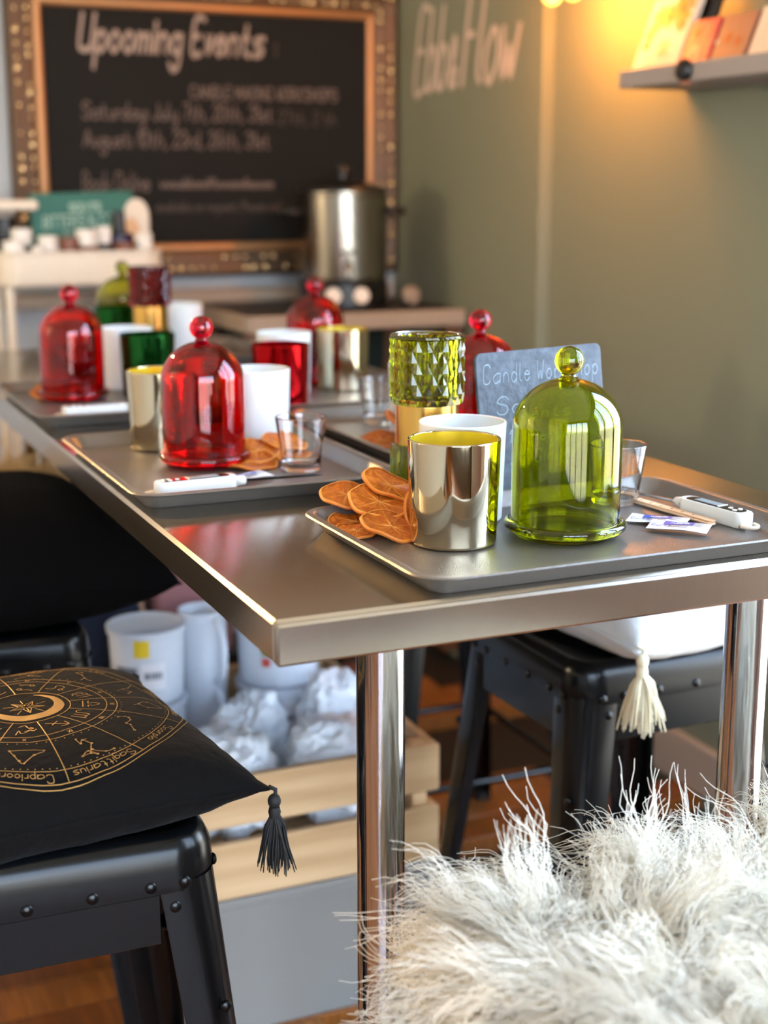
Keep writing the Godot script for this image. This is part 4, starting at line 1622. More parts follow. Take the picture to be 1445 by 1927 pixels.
# ---------------------------------------------------------------- shaggy fur
func fur_throw(o: Node3D, half: Vector2, y: float, drop: float, locks: int, per: int, ln: float, sd: int, hair: Material, skin: Material, thick := 1.0) -> void:
	var rng := RandomNumberGenerator.new()
	rng.seed = sd
	var nz := FastNoiseLite.new()
	nz.seed = sd
	nz.frequency = 5.0
	var surf := func(u: float, w: float) -> Vector3:
		# u,w in [-1,1]; a draped skin over the seat
		var m := maxf(absf(u), absf(w))
		var x := half.x * u
		var z := half.y * w
		var fall := maxf(0.0, m - 0.80) / 0.20
		var yy := y - drop * pow(fall, 1.5) + 0.010 * nz.get_noise_2d(x * 2.2, z * 2.2) + 0.018 * (1.0 - m * m)
		var sc := 1.0 - 0.10 * fall
		return Vector3(x * sc, yy, z * sc)
	var s := Sh.new()
	var rows := []
	for i in 33:
		var row := []
		for j in 33:
			row.append(surf.call(i / 16.0 - 1, j / 16.0 - 1))
		rows.append(row)
	patch(s, rows, false, false)
	var f := (s.v[s.idx[1]] - s.v[s.idx[0]]).cross(s.v[s.idx[2]] - s.v[s.idx[0]])
	var mid := (16 * 32 + 16) * 6
	f = (s.v[s.idx[mid + 1]] - s.v[s.idx[mid]]).cross(s.v[s.idx[mid + 2]] - s.v[s.idx[mid]])
	if f.y < 0:
		for i in range(0, s.idx.size(), 3):
			var t := s.idx[i + 1]
			s.idx[i + 1] = s.idx[i + 2]
			s.idx[i + 2] = t
	s.fix(0, 0, false)
	part("hide", s, skin, o)
	# hair: sixteen locks of curly strands, set over the hide. A lock rises along y and bends towards x
	var kinds := []
	for k in 16:
		var level := k / 4
		kinds.append(lock_mesh(rng, per, ln, [0.55, 0.85, 1.15, -0.1][level], [1.75, 1.95, 2.2, 0.9][level], thick))
	var sets := []
	for k in 16:
		sets.append([])
	for k in locks:
		var u := rng.randf_range(-1, 1)
		var w := rng.randf_range(-1, 1)
		if rng.randf() < 0.25:      # the rim of the hide is fuller
			if rng.randf() < 0.5:
				u = signf(u) * rng.randf_range(0.85, 1.0)
			else:
				w = signf(w) * rng.randf_range(0.85, 1.0)
		var root: Vector3 = surf.call(u, w)
		var e := 0.02
		var du: Vector3 = surf.call(u + e, w) - surf.call(u - e, w)
		var dw: Vector3 = surf.call(u, w + e) - surf.call(u, w - e)
		var nrm := dw.cross(du).normalized()
		var ang := nz.get_noise_2d(root.x * 1.3 + 7.0, root.z * 1.3) * 6.0 + rng.randf_range(-0.5, 0.5)
		var lay := Vector3(cos(ang), 0, sin(ang)) * 0.55 + Vector3(u * absf(u), -0.3 * pow(maxf(absf(u), absf(w)), 4.0), w * absf(w)) * 1.3
		var x := (lay - nrm * lay.dot(nrm)).normalized()
		nrm = (nrm + Vector3(rng.randf() - 0.5, 0, rng.randf() - 0.5) * 0.5).normalized()
		x = (x - nrm * x.dot(nrm)).normalized()
		var level := 0
		var pick := rng.randf()
		if pick < 0.035:
			level = 3
		elif pick < 0.30:
			level = 0
		elif pick < 0.65:
			level = 1
		else:
			level = 2
		var sc := rng.randf_range(0.6, 1.3)
		sets[level * 4 + rng.randi() % 4].append(Transform3D(Basis(x, nrm, x.cross(nrm)) * Basis.from_scale(Vector3(sc, sc, sc * (1.0 if rng.randf() < 0.5 else -1.0))), root - nrm * 0.002))
	for k in 16:
		var list: Array = sets[k]
		if list.is_empty():
			continue
		var mm := MultiMesh.new()
		mm.transform_format = MultiMesh.TRANSFORM_3D
		mm.mesh = kinds[k]
		mm.instance_count = list.size()
		for i in list.size():
			mm.set_instance_transform(i, list[i])
		var h := MultiMeshInstance3D.new()
		h.name = "hair"
		h.multimesh = mm
		h.material_override = hair
		h.set_meta("kind", "stuff")
		o.add_child(h, true)

func lock_mesh(rng: RandomNumberGenerator, per: int, ln: float, a0: float, a1: float, thick: float) -> ArrayMesh:
	var v := PackedVector3Array()
	var nn := PackedVector3Array()
	var idx := PackedInt32Array()
	var steps := 14
	var curl := rng.randf_range(-0.9, 0.9)
	var wl := rng.randf_range(1.2, 2.6)
	var ph := rng.randf() * TAU
	var amp := rng.randf_range(0.0025, 0.006)
	for q in per:
		var ga := rng.randf() * TAU
		var spread := sqrt(rng.randf()) * 0.0065
		var off := Vector3(cos(ga), 0, sin(ga)) * spread
		var L := ln * rng.randf_range(0.6, 1.15)
		var ph2 := ph + rng.randf_range(-0.8, 0.8)
		var am2 := amp * rng.randf_range(0.6, 1.5)
		var b0 := a0 + rng.randf_range(-0.25, 0.25)
		var b1 := a1 + rng.randf_range(-0.25, 0.25)
		var side := curl + rng.randf_range(-0.35, 0.35)
		var p := off
		var base := v.size()
		for i in steps:
			var t := i / float(steps - 1)
			var th := lerpf(b0, b1, sqrt(t))
			var ps := side * t
			var d := Vector3(sin(th) * cos(ps), cos(th), sin(th) * sin(ps))
			var s1 := d.cross(Vector3(0.3, 0.2, 1)).normalized()
			var s2 := d.cross(s1)
			var k := minf(1.0, t * 2.5)
			var c := p + (s1 * sin(t * TAU * wl + ph2) + s2 * 0.8 * cos(t * TAU * wl + ph2)) * am2 * k - off * 0.45 * t
			var rad := (0.00046 * (1.0 - 0.7 * t) + 0.00007) * thick
			for e in 3:
				var g := TAU * e / 3
				var dv := s1 * cos(g) + s2 * sin(g)
				v.append(c + dv * rad)
				nn.append(dv)
			p += d * L / (steps - 1)
		for i in steps - 1:
			for e in 3:
				var a := base + i * 3 + e
				var b := base + i * 3 + (e + 1) % 3
				idx.append(a); idx.append(b + 3); idx.append(b)
				idx.append(a); idx.append(a + 3); idx.append(b + 3)
	var arr := []
	arr.resize(Mesh.ARRAY_MAX)
	arr[Mesh.ARRAY_VERTEX] = v
	arr[Mesh.ARRAY_NORMAL] = nn
	arr[Mesh.ARRAY_INDEX] = idx
	var m := ArrayMesh.new()
	m.add_surface_from_arrays(Mesh.PRIMITIVE_TRIANGLES, arr)
	return m

func make_furs() -> void:
	var o := thing("fur_throw", "white shaggy curly sheepskin covering the stool at the near table end", "sheepskin", Vector3(0.345, 0, 0.285), 0.05)
	fur_throw(o, Vector2(0.245, 0.245), SEAT - 0.012, 0.085, 7000, 14, 0.094, 15, M.fur, M.fur_skin)
	o = thing("fur_throw", "tan shaggy sheepskin on the stool by the far table leg", "sheepskin", Vector3(-0.05, 0, -1.66), 0.0)
	fur_throw(o, Vector2(0.22, 0.22), SEAT + 0.01, 0.09, 1600, 14, 0.10, 16, M.fur_tan, M.fur_skin_tan, 1.6)

# ---------------------------------------------------------------- below the table
func make_under_table() -> void:
	var rng := RandomNumberGenerator.new()
	rng.seed = 12
	var o := thing("grey_storage_box", "plain grey storage box under the pine crate", "box", Vector3(0.315, 0, -1.025))
	var s := Sh.new()
	pan(s, 0.435, 0.475, 0.012, [[-0.004, 0.0], [0.0, 0.004], [0.0, 0.205], [-0.002, 0.208]], 4)
	part("box_body", s, M.grey_box, o)
	s = Sh.new()
	pan(s, 0.435, 0.475, 0.014, [[0.0, 0.208], [0.002, 0.210], [0.002, 0.220], [0.0, 0.223]], 4)
	part("lid", s, M.grey_box, o)
	# slatted pine crate
	o = thing("pine_crate", "slatted pale pine crate full of clear plastic tubs and bags", "crate", Vector3(0.315, 0.2235, -1.025))
	for q in [[0.0, 0.048, 0.088], [0.0, 0.155, 0.075]]:
		for sg in [1, -1]:
			s = Sh.new()
			box(s, Vector3(0, q[1], sg * 0.236), Vector3(0.44, q[2], 0.014), 0.002)
			part("slat", s, M.pine, o)
			s = Sh.new()
			box(s, Vector3(sg * 0.213, q[1], 0), Vector3(0.014, q[2], 0.458), 0.002)
			part("slat", s, M.pine, o)
	for sx in [-1, 1]:
		for sz in [-1, 1]:
			s = Sh.new()
			box(s, Vector3(sx * 0.193, 0.098, sz * 0.216), Vector3(0.025, 0.19, 0.025), 0.002)
			part("corner_post", s, M.pine, o)
	s = Sh.new()
	for k in 5:
		s = Sh.new()
		box(s, Vector3(0, 0.006, -0.18 + k * 0.09), Vector3(0.41, 0.010, 0.080), 0.002)
		part("base_slat", s, M.pine, o)
	# clear tubs with lids and labels
	var base_y := 0.2355
	var tubs := [
		[Vector3(0.180, base_y, -1.165), 0.060, 0.18, "clear plastic tub with a yellow sticker, lower of a stack of two"],
		[Vector3(0.180, base_y + 0.183, -1.165), 0.062, 0.125, "clear plastic tub with white label and yellow sticker, on top of another"],
		[Vector3(0.415, base_y, -1.170), 0.074, 0.18, "wide clear plastic tub with small print, lower of the taller stack"],
		[Vector3(0.412, base_y + 0.183, -1.170), 0.072, 0.140, "clear plastic tub with green and red label spots, highest in the crate"],
	]
	for i in tubs.size():
		var q: Array = tubs[i]
		o = thing("plastic_tub", q[3], "tub", q[0], 0.0, "clear plastic tubs in the crate")
		s = Sh.new()
		var r: float = q[1]
		var h: float = q[2]
		lathe(s, [Vector2(0.0001, 0.0), Vector2(r - 0.008, 0.0), Vector2(r - 0.004, 0.004), Vector2(r, h - 0.012), Vector2(r + 0.003, h - 0.010), Vector2(r + 0.003, h - 0.004), Vector2(r - 0.001, h - 0.003), Vector2(r - 0.003, h - 0.008), Vector2(r - 0.007, 0.006), Vector2(0.0001, 0.004)], 40, 50)
		part("tub_body", s, M.clear_plastic, o)
		s = Sh.new()
		lathe(s, [Vector2(r - 0.002, h - 0.0035), Vector2(r + 0.004, h - 0.0035), Vector2(r + 0.004, h + 0.001), Vector2(r - 0.004, h + 0.0015), Vector2(r - 0.006, h - 0.001), Vector2(0.0001, h - 0.001)], 40, 50)
		part("lid", s, M.clear_plastic, o)
		# labels wrapped on the wall towards the aisle
		var labs := []
		if i == 1:
			labs = [[1.75, 2.15, 0.085, 0.115, "label_yellow"], [1.35, 2.0, 0.030, 0.075, "label_white"], [1.42, 1.9, 0.048, 0.060, "label_grey"], [2.1, 2.7, 0.045, 0.068, "label_grey"]]
		elif i == 3:
			labs = [[2.05, 2.3, 0.06, 0.085, "label_green"], [2.1, 2.3, 0.04, 0.055, "label_red"], [1.4, 1.6, 0.085, 0.105, "label_yellow"], [1.5, 1.75, 0.105, 0.12, "label_red"]]
		elif i == 2:
			labs = [[1.2, 1.95, 0.11, 0.16, "label_white"], [1.25, 1.85, 0.128, 0.136, "label_grey"]]
		for lb in labs:
			s = Sh.new()
			var rows := []
			for a in 2:
				var row := []
				for c in 9:
					var g: float = lerpf(lb[0], lb[1], c / 8.0)
					var yy: float = lb[2] if a == 0 else lb[3]
					row.append(Vector3(cos(g) * (r + 0.0012), yy, sin(g) * (r + 0.0012)))
				rows.append(row)
			patch(s, rows, false)
			part("label", s, M[lb[4]], o)
	# clear jug with a loop handle
	o = thing("plastic_jug", "clear plastic jug with a loop handle between the two tub stacks", "jug", Vector3(0.288, base_y, -1.205), PI / 2)
	s = Sh.new()
	lathe(s, [Vector2(0.0001, 0.0), Vector2(0.034, 0.0), Vector2(0.038, 0.004), Vector2(0.042, 0.30), Vector2(0.040, 0.31), Vector2(0.038, 0.30), Vector2(0.034, 0.006), Vector2(0.0001, 0.004)], 36, 50)
	part("jug_body", s, M.clear_plastic, o)
	for k in 2:
		s = Sh.new()
		var pth := []
		for i in 17:
			var g := PI * i / 16.0
			pth.append(Vector3(-0.036 - 0.045 * sin(g), 0.30 - k * 0.13 - 0.055 + 0.055 * cos(g), 0.012))
		tube(s, pth, 0.007, 8)
		part("handle", s, M.clear_plastic, o)
	# crumpled clear bags heaped at the front
	var bags := [
		[Vector3(0.225, 0.365, -0.890), Vector3(0.080, 0.078, 0.070), "crumpled clear plastic bag at the front of the crate beside the cushion"],
		[Vector3(0.400, 0.362, -0.895), Vector3(0.086, 0.076, 0.072), "crumpled clear plastic bag at the front of the crate next to the table leg"],
		[Vector3(0.458, 0.375, -1.03), Vector3(0.055, 0.085, 0.048), "crumpled clear plastic bag at the back of the crate behind the table leg"],
		[Vector3(0.310, 0.355, -1.03), Vector3(0.080, 0.085, 0.055), "crumpled clear plastic bag in the middle of the crate before the tubs"],
	]
	for k in bags.size():
		var q: Array = bags[k]
		o = thing("plastic_bag", q[2], "plastic bag", q[0], rng.randf() * 3.0, "crumpled clear bags in the crate")
		var nz := FastNoiseLite.new()
		nz.seed = 90 + k
		nz.frequency = 1.0
		var rows := []
		for i in 37:
			var a := PI * i / 36.0
			var row := []
			for j in 56:
				var g := TAU * j / 56
				var d := Vector3(sin(a) * cos(g), cos(a), sin(a) * sin(g))
				var b := 1.06 + 0.22 * nz.get_noise_3dv(d * 1.6) - 0.30 * absf(nz.get_noise_3dv(d * 2.4 + Vector3.ONE * 9.0)) - 0.16 * absf(nz.get_noise_3dv(d * 5.5))
				d = Vector3(signf(d.x) * pow(absf(d.x), 0.7), signf(d.y) * pow(absf(d.y), 0.8), signf(d.z) * pow(absf(d.z), 0.7))
				row.append(Vector3(d.x * q[1].x, d.y * q[1].y, d.z * q[1].z) * b)
			rows.append(row)
		s = Sh.new()
		patch(s, rows, true)
		part("bag_film", s, M.bag_plastic, o)
	# amber bottle with a white label, farther back on a low carton
	o = thing("amber_bottle", "amber brown bottle with a tall white label behind the crate", "bottle", Vector3(0.555, 0.0, -1.60))
	s = Sh.new()
	lathe(s, [Vector2(0.0001, 0.0), Vector2(0.050, 0.0), Vector2(0.055, 0.006), Vector2(0.055, 0.33), Vector2(0.045, 0.36), Vector2(0.02, 0.38), Vector2(0.02, 0.42), Vector2(0.0001, 0.42)], 36, 50)
	part("bottle_body", s, M.amber, o)
	s = Sh.new()
	var rows2 := []
	for a in 2:
		var row := []
		for c in 9:
			var g := lerpf(1.85, 2.35, c / 8.0)
			row.append(Vector3(cos(g) * 0.0556, 0.17 if a == 0 else 0.31, sin(g) * 0.0556))
		rows2.append(row)
	patch(s, rows2, false)
	part("label", s, M.label_white, o)
	# folded cloths seen between pillow and table edge
	var cl := [["navy_cloth", "dark blue folded cloth hanging beyond the black pillow", Vector3(0.125, 0.56, -1.345), Vector3(0.10, 0.16, 0.045)], ["pink_cloth", "dusty pink folded cloth under the table beyond the black pillow", Vector3(0.30, 0.545, -1.345), Vector3(0.09, 0.10, 0.045)]]
	# they lie on a low dark trolley shelf
	o = thing("dark_trolley", "low dark trolley under the far half of the table", "trolley", Vector3(0.28, 0, -1.345))
	s = Sh.new()
	box(s, Vector3(-0.06, 0.42, 0.0), Vector3(0.42, 0.02, 0.12), 0.003)
	part("trolley_shelf", s, M.jar_black, o)
	for sx in [-1, 1]:
		for sz in [-1, 1]:
			s = Sh.new()
			box(s, Vector3(-0.06 + sx * 0.195, 0.205, sz * 0.048), Vector3(0.02, 0.41, 0.02), 0.002)
			part("leg", s, M.jar_black, o)
	for q in cl:
		o = thing("folded_cloth", q[1], "cloth", Vector3(q[2].x, 0.4305, q[2].z), 0.0)
		for k in 3:
			s = Sh.new()
			var hgt: float = q[3].y * 2 / 3.0
			pan(s, q[3].x * 1.7 - k * 0.008, q[3].z * 2.2 - k * 0.006, 0.02, [[-0.010, k * hgt], [-0.002, k * hgt + 0.006], [0.0, k * hgt + hgt * 0.5], [-0.003, k * hgt + hgt - 0.007], [-0.012, k * hgt + hgt - 0.001]], 5, 60)
			part("fold", s, M[q[0]], o)

# ---------------------------------------------------------------- the back wall
func make_back_wall() -> void:
	var zf := -2.745
	# framed blackboard
	var o := thing("framed_blackboard", "blackboard with chalk event list in an ornate gilded frame", "blackboard", Vector3(0, 0, 0))
	var x0 := 0.362
	var x1 := 1.250
	var y0 := 1.098
	var y1 := 1.690
	var s := Sh.new()
	box(s, Vector3((x0 + x1) / 2, (y0 + y1) / 2, -2.752), Vector3(x1 - x0 + 0.02, y1 - y0 + 0.02, 0.02), 0.001)
	part("black_panel", s, M.board_black, o)
	# moulding: mitred rails with a stepped profile (distance from the panel edge, height off the wall)
	var fw := 0.092
	var prof := [Vector2(0.0, 0.026), Vector2(0.004, 0.034), Vector2(0.018, 0.036), Vector2(0.024, 0.030), Vector2(0.028, 0.030), Vector2(0.050, 0.040), Vector2(0.060, 0.034), Vector2(0.078, 0.046), Vector2(0.088, 0.040), Vector2(fw, 0.020), Vector2(fw, 0.002)]
	var corners := [Vector2(x0, y0), Vector2(x1, y0), Vector2(x1, y1), Vector2(x0, y1)]
	var outs := [Vector2(-1, -1), Vector2(1, -1), Vector2(1, 1), Vector2(-1, 1)]
	var bead := Sh.new()
	ball(bead, Vector3.ZERO, Vector3(0.0130, 0.0095, 0.0090), 12, 8)
	var bm := bead.mesh()
	var rng := RandomNumberGenerator.new()
	rng.seed = 77
	for k in 4:
		var k2 := (k + 1) % 4
		for lip in 2:
			s = Sh.new()
			var rows := []
			for p in (prof.slice(0, 4) if lip == 0 else prof.slice(3)):
				var a: Vector2 = corners[k] + outs[k] * p.x
				var b: Vector2 = corners[k2] + outs[k2] * p.x
				var row := []
				for i in 25:
					var q := a.lerp(b, i / 24.0)
					row.append(Vector3(q.x, q.y, -2.77 + p.y))
				rows.append(row)
			patch(s, rows, false, false)
			var f := (s.v[s.idx[1]] - s.v[s.idx[0]]).cross(s.v[s.idx[2]] - s.v[s.idx[0]])
			var dirn := (s.v[s.idx[1]] + s.v[s.idx[0]]) * 0.5 - Vector3((x0 + x1) / 2, (y0 + y1) / 2, -2.77)
			s.fix(0, 0, false)
			var flipped := false
			for n in s.n:
				if n.z < -0.3:
					flipped = true
			if flipped:
				for i in range(0, s.idx.size(), 3):
					var t := s.idx[i + 1]
					s.idx[i + 1] = s.idx[i + 2]
					s.idx[i + 2] = t
				for i in s.n.size():
					s.n[i] = -s.n[i]
			part("inner_lip" if lip == 0 else "frame_rail", s, M.gilt if lip == 0 else M.gilt_dark, o)
		# carved beads in two rows
		var mm := MultiMesh.new()
		mm.transform_format = MultiMesh.TRANSFORM_3D
		var list := []
		for r in [0.039, 0.069]:
			var a: Vector2 = corners[k] + outs[k] * r
			var b: Vector2 = corners[k2] + outs[k2] * r
			var n := int(a.distance_to(b) / 0.030)
			for i in n:
				if rng.randf() < 0.22:
					continue
				var q := a.lerp(b, (i + 0.5 + rng.randf_range(-0.2, 0.2)) / n)
				var turn := (b - a).angle() + rng.randf_range(-0.6, 0.6)
				list.append(Transform3D(Basis(Vector3.BACK, turn).scaled_local(Vector3.ONE * rng.randf_range(0.45, 1.15)), Vector3(q.x, q.y, -2.77 + (0.038 if r < 0.05 else 0.044))))
		mm.mesh = bm
		mm.instance_count = list.size()
		for i in list.size():
			mm.set_instance_transform(i, list[i])
		var mi := MultiMeshInstance3D.new()
		mi.name = "carving"
		mi.multimesh = mm
		mi.material_override = M.gilt_light
		mi.set_meta("kind", "stuff")
		o.add_child(mi, true)
	# chalk lettering
	var zz := -2.7415
	var rowsx := [
		["Upcoming Events", 0.452, 1.588, 0.086, 0.0150, 0.500, 0.30, "board_chalk"],
		[":", 0.985, 1.59, 0.06, 0.007, 0.0, 0.0, "board_chalk_faint"],
		["CANDLE MAKING WORKSHOPS", 0.745, 1.475, 0.030, 0.0060, 0.415, 0.0, "board_chalk_dim"],
		["Saturday: July 7th, 20th, 31st", 0.455, 1.418, 0.040, 0.0060, 0.515, 0.1, "board_chalk_dim"],
		["27th, 28th", 0.99, 1.412, 0.034, 0.0050, 0.165, 0.1, "board_chalk_faint"],
		["August: 10th, 23rd, 26th, 31st", 0.455, 1.348, 0.040, 0.0060, 0.505, 0.1, "board_chalk_dim"],
		["Book Online", 0.448, 1.235, 0.046, 0.0060, 0.175, 0.1, "board_chalk_dim"],
		["www.ebbandflowcandles.com", 0.655, 1.243, 0.024, 0.0060, 0.315, 0.1, "board_chalk_dim"],
		["available on request. Please ask us", 0.640, 1.182, 0.024, 0.0050, 0.39, 0.1, "board_chalk_faint"],
	]
	for q in rowsx:
		var st := strokes(q[0], q[3], q[6], 1.5)
		var sc: float = q[5] / stroke_width(st) if q[5] > 0 else 1.0
		s = Sh.new()
		ink(s, st, q[4], func(p: Vector2) -> Array: return [Vector3(q[1] + p.x * sc, q[2] + p.y, zz), Vector3(0, 0, 1)], 0.0008)
		part("chalk_lettering", s, M[q[7]], o)
	# counter in the corner with a dark mat and the urn
	o = thing("corner_counter", "low counter with dark top and pale front edge in the room corner", "counter", Vector3(0, 0, 0))
	s = Sh.new()
	box(s, Vector3(1.035, 0.925, -2.515), Vector3(0.58, 0.02, 0.45), 0.002)
	part("counter_top", s, M.counter_top, o)
	s = Sh.new()
	box(s, Vector3(1.035, 0.915, -2.283), Vector3(0.594, 0.042, 0.014), 0.003)
	box(s, Vector3(0.738, 0.915, -2.515), Vector3(0.014, 0.042, 0.45), 0.003)
	part("edge_strip", s, M.counter_lip, o)
	for q in [Vector2(0.765, -2.31), Vector2(1.305, -2.31), Vector2(0.765, -2.71), Vector2(1.305, -2.71)]:
		s = Sh.new()
		box(s, Vector3(q.x, 0.4575, q.y), Vector3(0.045, 0.913, 0.045), 0.003)
		part("leg", s, M.mid_wood, o)
	s = Sh.new()
	box(s, Vector3(1.035, 0.62, -2.70), Vector3(0.50, 0.56, 0.012), 0.002)
	part("back_panel", s, M.green_cloth, o)
	s = Sh.new()
	box(s, Vector3(1.035, 0.45, -2.51), Vector3(0.50, 0.018, 0.40), 0.002)
	part("under_shelf", s, M.dark_wood, o)
	# urn
	var uy := 0.9355
	o = thing("steel_urn", "stainless steel urn with black lid, base and tap on the corner counter", "urn", Vector3(1.075, uy, -2.49), -0.30)
	s = Sh.new()
	lathe(s, [Vector2(0.0001, 0.0), Vector2(0.112, 0.0), Vector2(0.118, 0.006), Vector2(0.118, 0.066), Vector2(0.110, 0.074), Vector2(0.0001, 0.074)], 48)
	part("base", s, M.black_plastic, o)
	s = Sh.new()
	lathe(s, [Vector2(0.0001, 0.0745), Vector2(0.113, 0.0745), Vector2(0.115, 0.078), Vector2(0.115, 0.288), Vector2(0.119, 0.291), Vector2(0.119, 0.297), Vector2(0.0001, 0.297)], 64)
	part("drum", s, M.steel_plain, o)
	s = Sh.new()
	lathe(s, [Vector2(0.0001, 0.2975), Vector2(0.116, 0.2975), Vector2(0.114, 0.306), Vector2(0.07, 0.320), Vector2(0.024, 0.326), Vector2(0.012, 0.330), Vector2(0.012, 0.345), Vector2(0.024, 0.349), Vector2(0.022, 0.360), Vector2(0.0001, 0.363)], 48)
	part("lid", s, M.black_plastic, o)
	for sg in [-1, 1]:
		s = Sh.new()
		tube(s, [Vector3(sg * 0.113, 0.245, 0.02), Vector3(sg * 0.150, 0.247, 0.02), Vector3(sg * 0.156, 0.247, 0), Vector3(sg * 0.150, 0.247, -0.02), Vector3(sg * 0.113, 0.245, -0.02)], 0.010, 8)
		part("handle", s, M.black_plastic, o)
	s = Sh.new()
	tube(s, [Vector3(0, 0.115, 0.112), Vector3(0, 0.115, 0.150), Vector3(0, 0.108, 0.158), Vector3(0, 0.078, 0.160)], [0.010, 0.010, 0.010, 0.008], 10)
	lathe(s, [Vector2(0.0001, 0.0), Vector2(0.006, 0.0), Vector2(0.006, 0.020), Vector2(0.020, 0.022), Vector2(0.020, 0.030), Vector2(0.0001, 0.032)], 16, 40, Vector3(0, 0.122, 0.145))
	part("tap", s, M.steel_plain, o)
	for x in [-0.036, 0.036]:
		s = Sh.new()
		lathe(s, [Vector2(0.0001, 0), Vector2(0.021, 0.0), Vector2(0.020, 0.016), Vector2(0.0001, 0.018)], 20)
		var k := part("control_knob", s, M.ivory_plastic, o, Vector3(x, 0.036, 0.111))
		k.rotation = Vector3(PI / 2, 0, 0)
	# plug-in timer on the counter by the urn
	o = thing("white_dial", "small pale round dial standing beside the urn near the wall", "timer", Vector3(1.225, uy, -2.40), 0.3)
	s = Sh.new()
	lathe(s, [Vector2(0.0001, 0.0), Vector2(0.024, 0.0), Vector2(0.026, 0.004), Vector2(0.022, 0.018), Vector2(0.0001, 0.020)], 20)
	var dd := part("dial_face", s, M.counter_lip, o, Vector3(0, 0.030, 0))
	dd.rotation = Vector3(PI / 2, 0, 0)
	s = Sh.new()
	box(s, Vector3(0, 0.004, 0.004), Vector3(0.03, 0.008, 0.03), 0.002)
	part("dial_foot", s, M.jar_black, o)
	# pale ledge under the frame
	s = Sh.new()
	box(s, Vector3(0.70, 0.955, -2.735), Vector3(1.22, 0.036, 0.07), 0.004)
	struct("trim_1", s, M.counter_lip)
	# cream trolley with a rounded top tray
	o = thing("cream_trolley", "cream metal trolley with a deep rounded top tray of bottles", "trolley", Vector3(0.372, 0, -2.53))
	s = Sh.new()
	pan(s, 0.40, 0.24, 0.05, [[-0.012, 1.012], [-0.004, 1.016], [0.0, 1.024], [0.0, 1.088], [0.003, 1.091], [0.003, 1.095], [-0.003, 1.096], [-0.005, 1.090], [-0.005, 1.028], [-0.010, 1.022]], 8)
	part("top_tray", s, M.cream_metal, o)
	for q in [Vector2(-0.175, 0.09), Vector2(0.175, 0.09), Vector2(-0.175, -0.09), Vector2(0.175, -0.09)]:
		s = Sh.new()
		tube(s, [Vector3(q.x, 0.002, q.y), Vector3(q.x, 0.5, q.y), Vector3(q.x, 1.012, q.y)], 0.011, 10)
		part("post", s, M.cream_metal, o)
	s = Sh.new()
	pan(s, 0.40, 0.24, 0.05, [[-0.010, 0.50], [0.0, 0.506], [0.0, 0.56], [-0.004, 0.56], [-0.006, 0.510]], 8)
	part("lower_tray", s, M.cream_metal, o)
	# upper bar shelf of the trolley, in front of the frame
	s = Sh.new()
	box(s, Vector3(-0.19, 1.203, 0.02), Vector3(0.19, 0.024, 0.12), 0.006)
	part("upper_shelf", s, M.cream_metal, o)
	for q in [Vector2(-0.27, 0.0)]:
		s = Sh.new()
		tube(s, [Vector3(q.x, 1.08 if q.x > -0.2 else 1.02, q.y), Vector3(q.x, 1.15, q.y), Vector3(q.x, 1.192, q.y)], 0.007, 8)
		part("upper_post", s, M.cream_metal, o)
	s = Sh.new()
	tube(s, [Vector3(-0.195, 1.05, 0.0), Vector3(-0.24, 1.03, 0.0), Vector3(-0.27, 1.02, 0.0)], 0.007, 8)
	part("upper_arm", s, M.cream_metal, o)
	# teal sign and a tan arched board standing in the tray
	var ty := 1.0225
	o = thing("teal_box_sign", "teal green printed carton with pale lettering in the trolley tray", "carton", Vector3(0.400, ty, -2.545), 0.0)
	s = Sh.new()
	box(s, Vector3(0, 0.105, 0), Vector3(0.252, 0.21, 0.045), 0.002, Basis(Vector3.BACK, 0.03))
	part("carton", s, M.teal, o)
	s = Sh.new()
	for q in [["SCENTS", -0.035, 0.165, 0.018, 0.075], ["BITTERS & CO", -0.10, 0.128, 0.028, 0.17], ["handmade", -0.05, 0.108, 0.010, 0.09]]:
		var st := strokes(q[0], q[3], 0.0, 1.5, false)
		var sc: float = q[4] / stroke_width(st)
		ink(s, st, 0.004 if q[3] > 0.015 else 0.002, func(p: Vector2) -> Array: return [Vector3(q[1] + p.x * sc, q[2] + p.y + (q[1] + p.x * sc) * 0.03, 0.0232), Vector3(0, 0, 1)], 0.0006)
	part("lettering", s, M.sign_text, o)
	o = thing("arched_board", "cream arched board with a tan patch at the tray end by the teal carton", "board", Vector3(0.528, ty, -2.53), 0.0)
	s = Sh.new()
	var outline := []
	outline.append(Vector2(-0.030, 0.0))
	outline.append(Vector2(0.034, 0.0))
	for k in 13:
		var g := PI * k / 12.0
		outline.append(Vector2(0.002 + 0.032 * cos(g), 0.150 + 0.045 * sin(g)))
	var fr := []
	var bk := []
	for p in outline:
		fr.append(Vector3(p.x, p.y, 0.012))
		bk.append(Vector3(p.x, p.y, -0.012))
	_slab(s, fr, bk)
	part("board_body", s, M.cream_metal, o)
	s = Sh.new()
	ball(s, Vector3(-0.012, 0.10, 0.0115), Vector3(0.022, 0.05, 0.003), 16, 10)
	part("tan_patch", s, M.board_tan, o)
	# bottles and jars in the tray
	var rng2 := RandomNumberGenerator.new()
	rng2.seed = 5
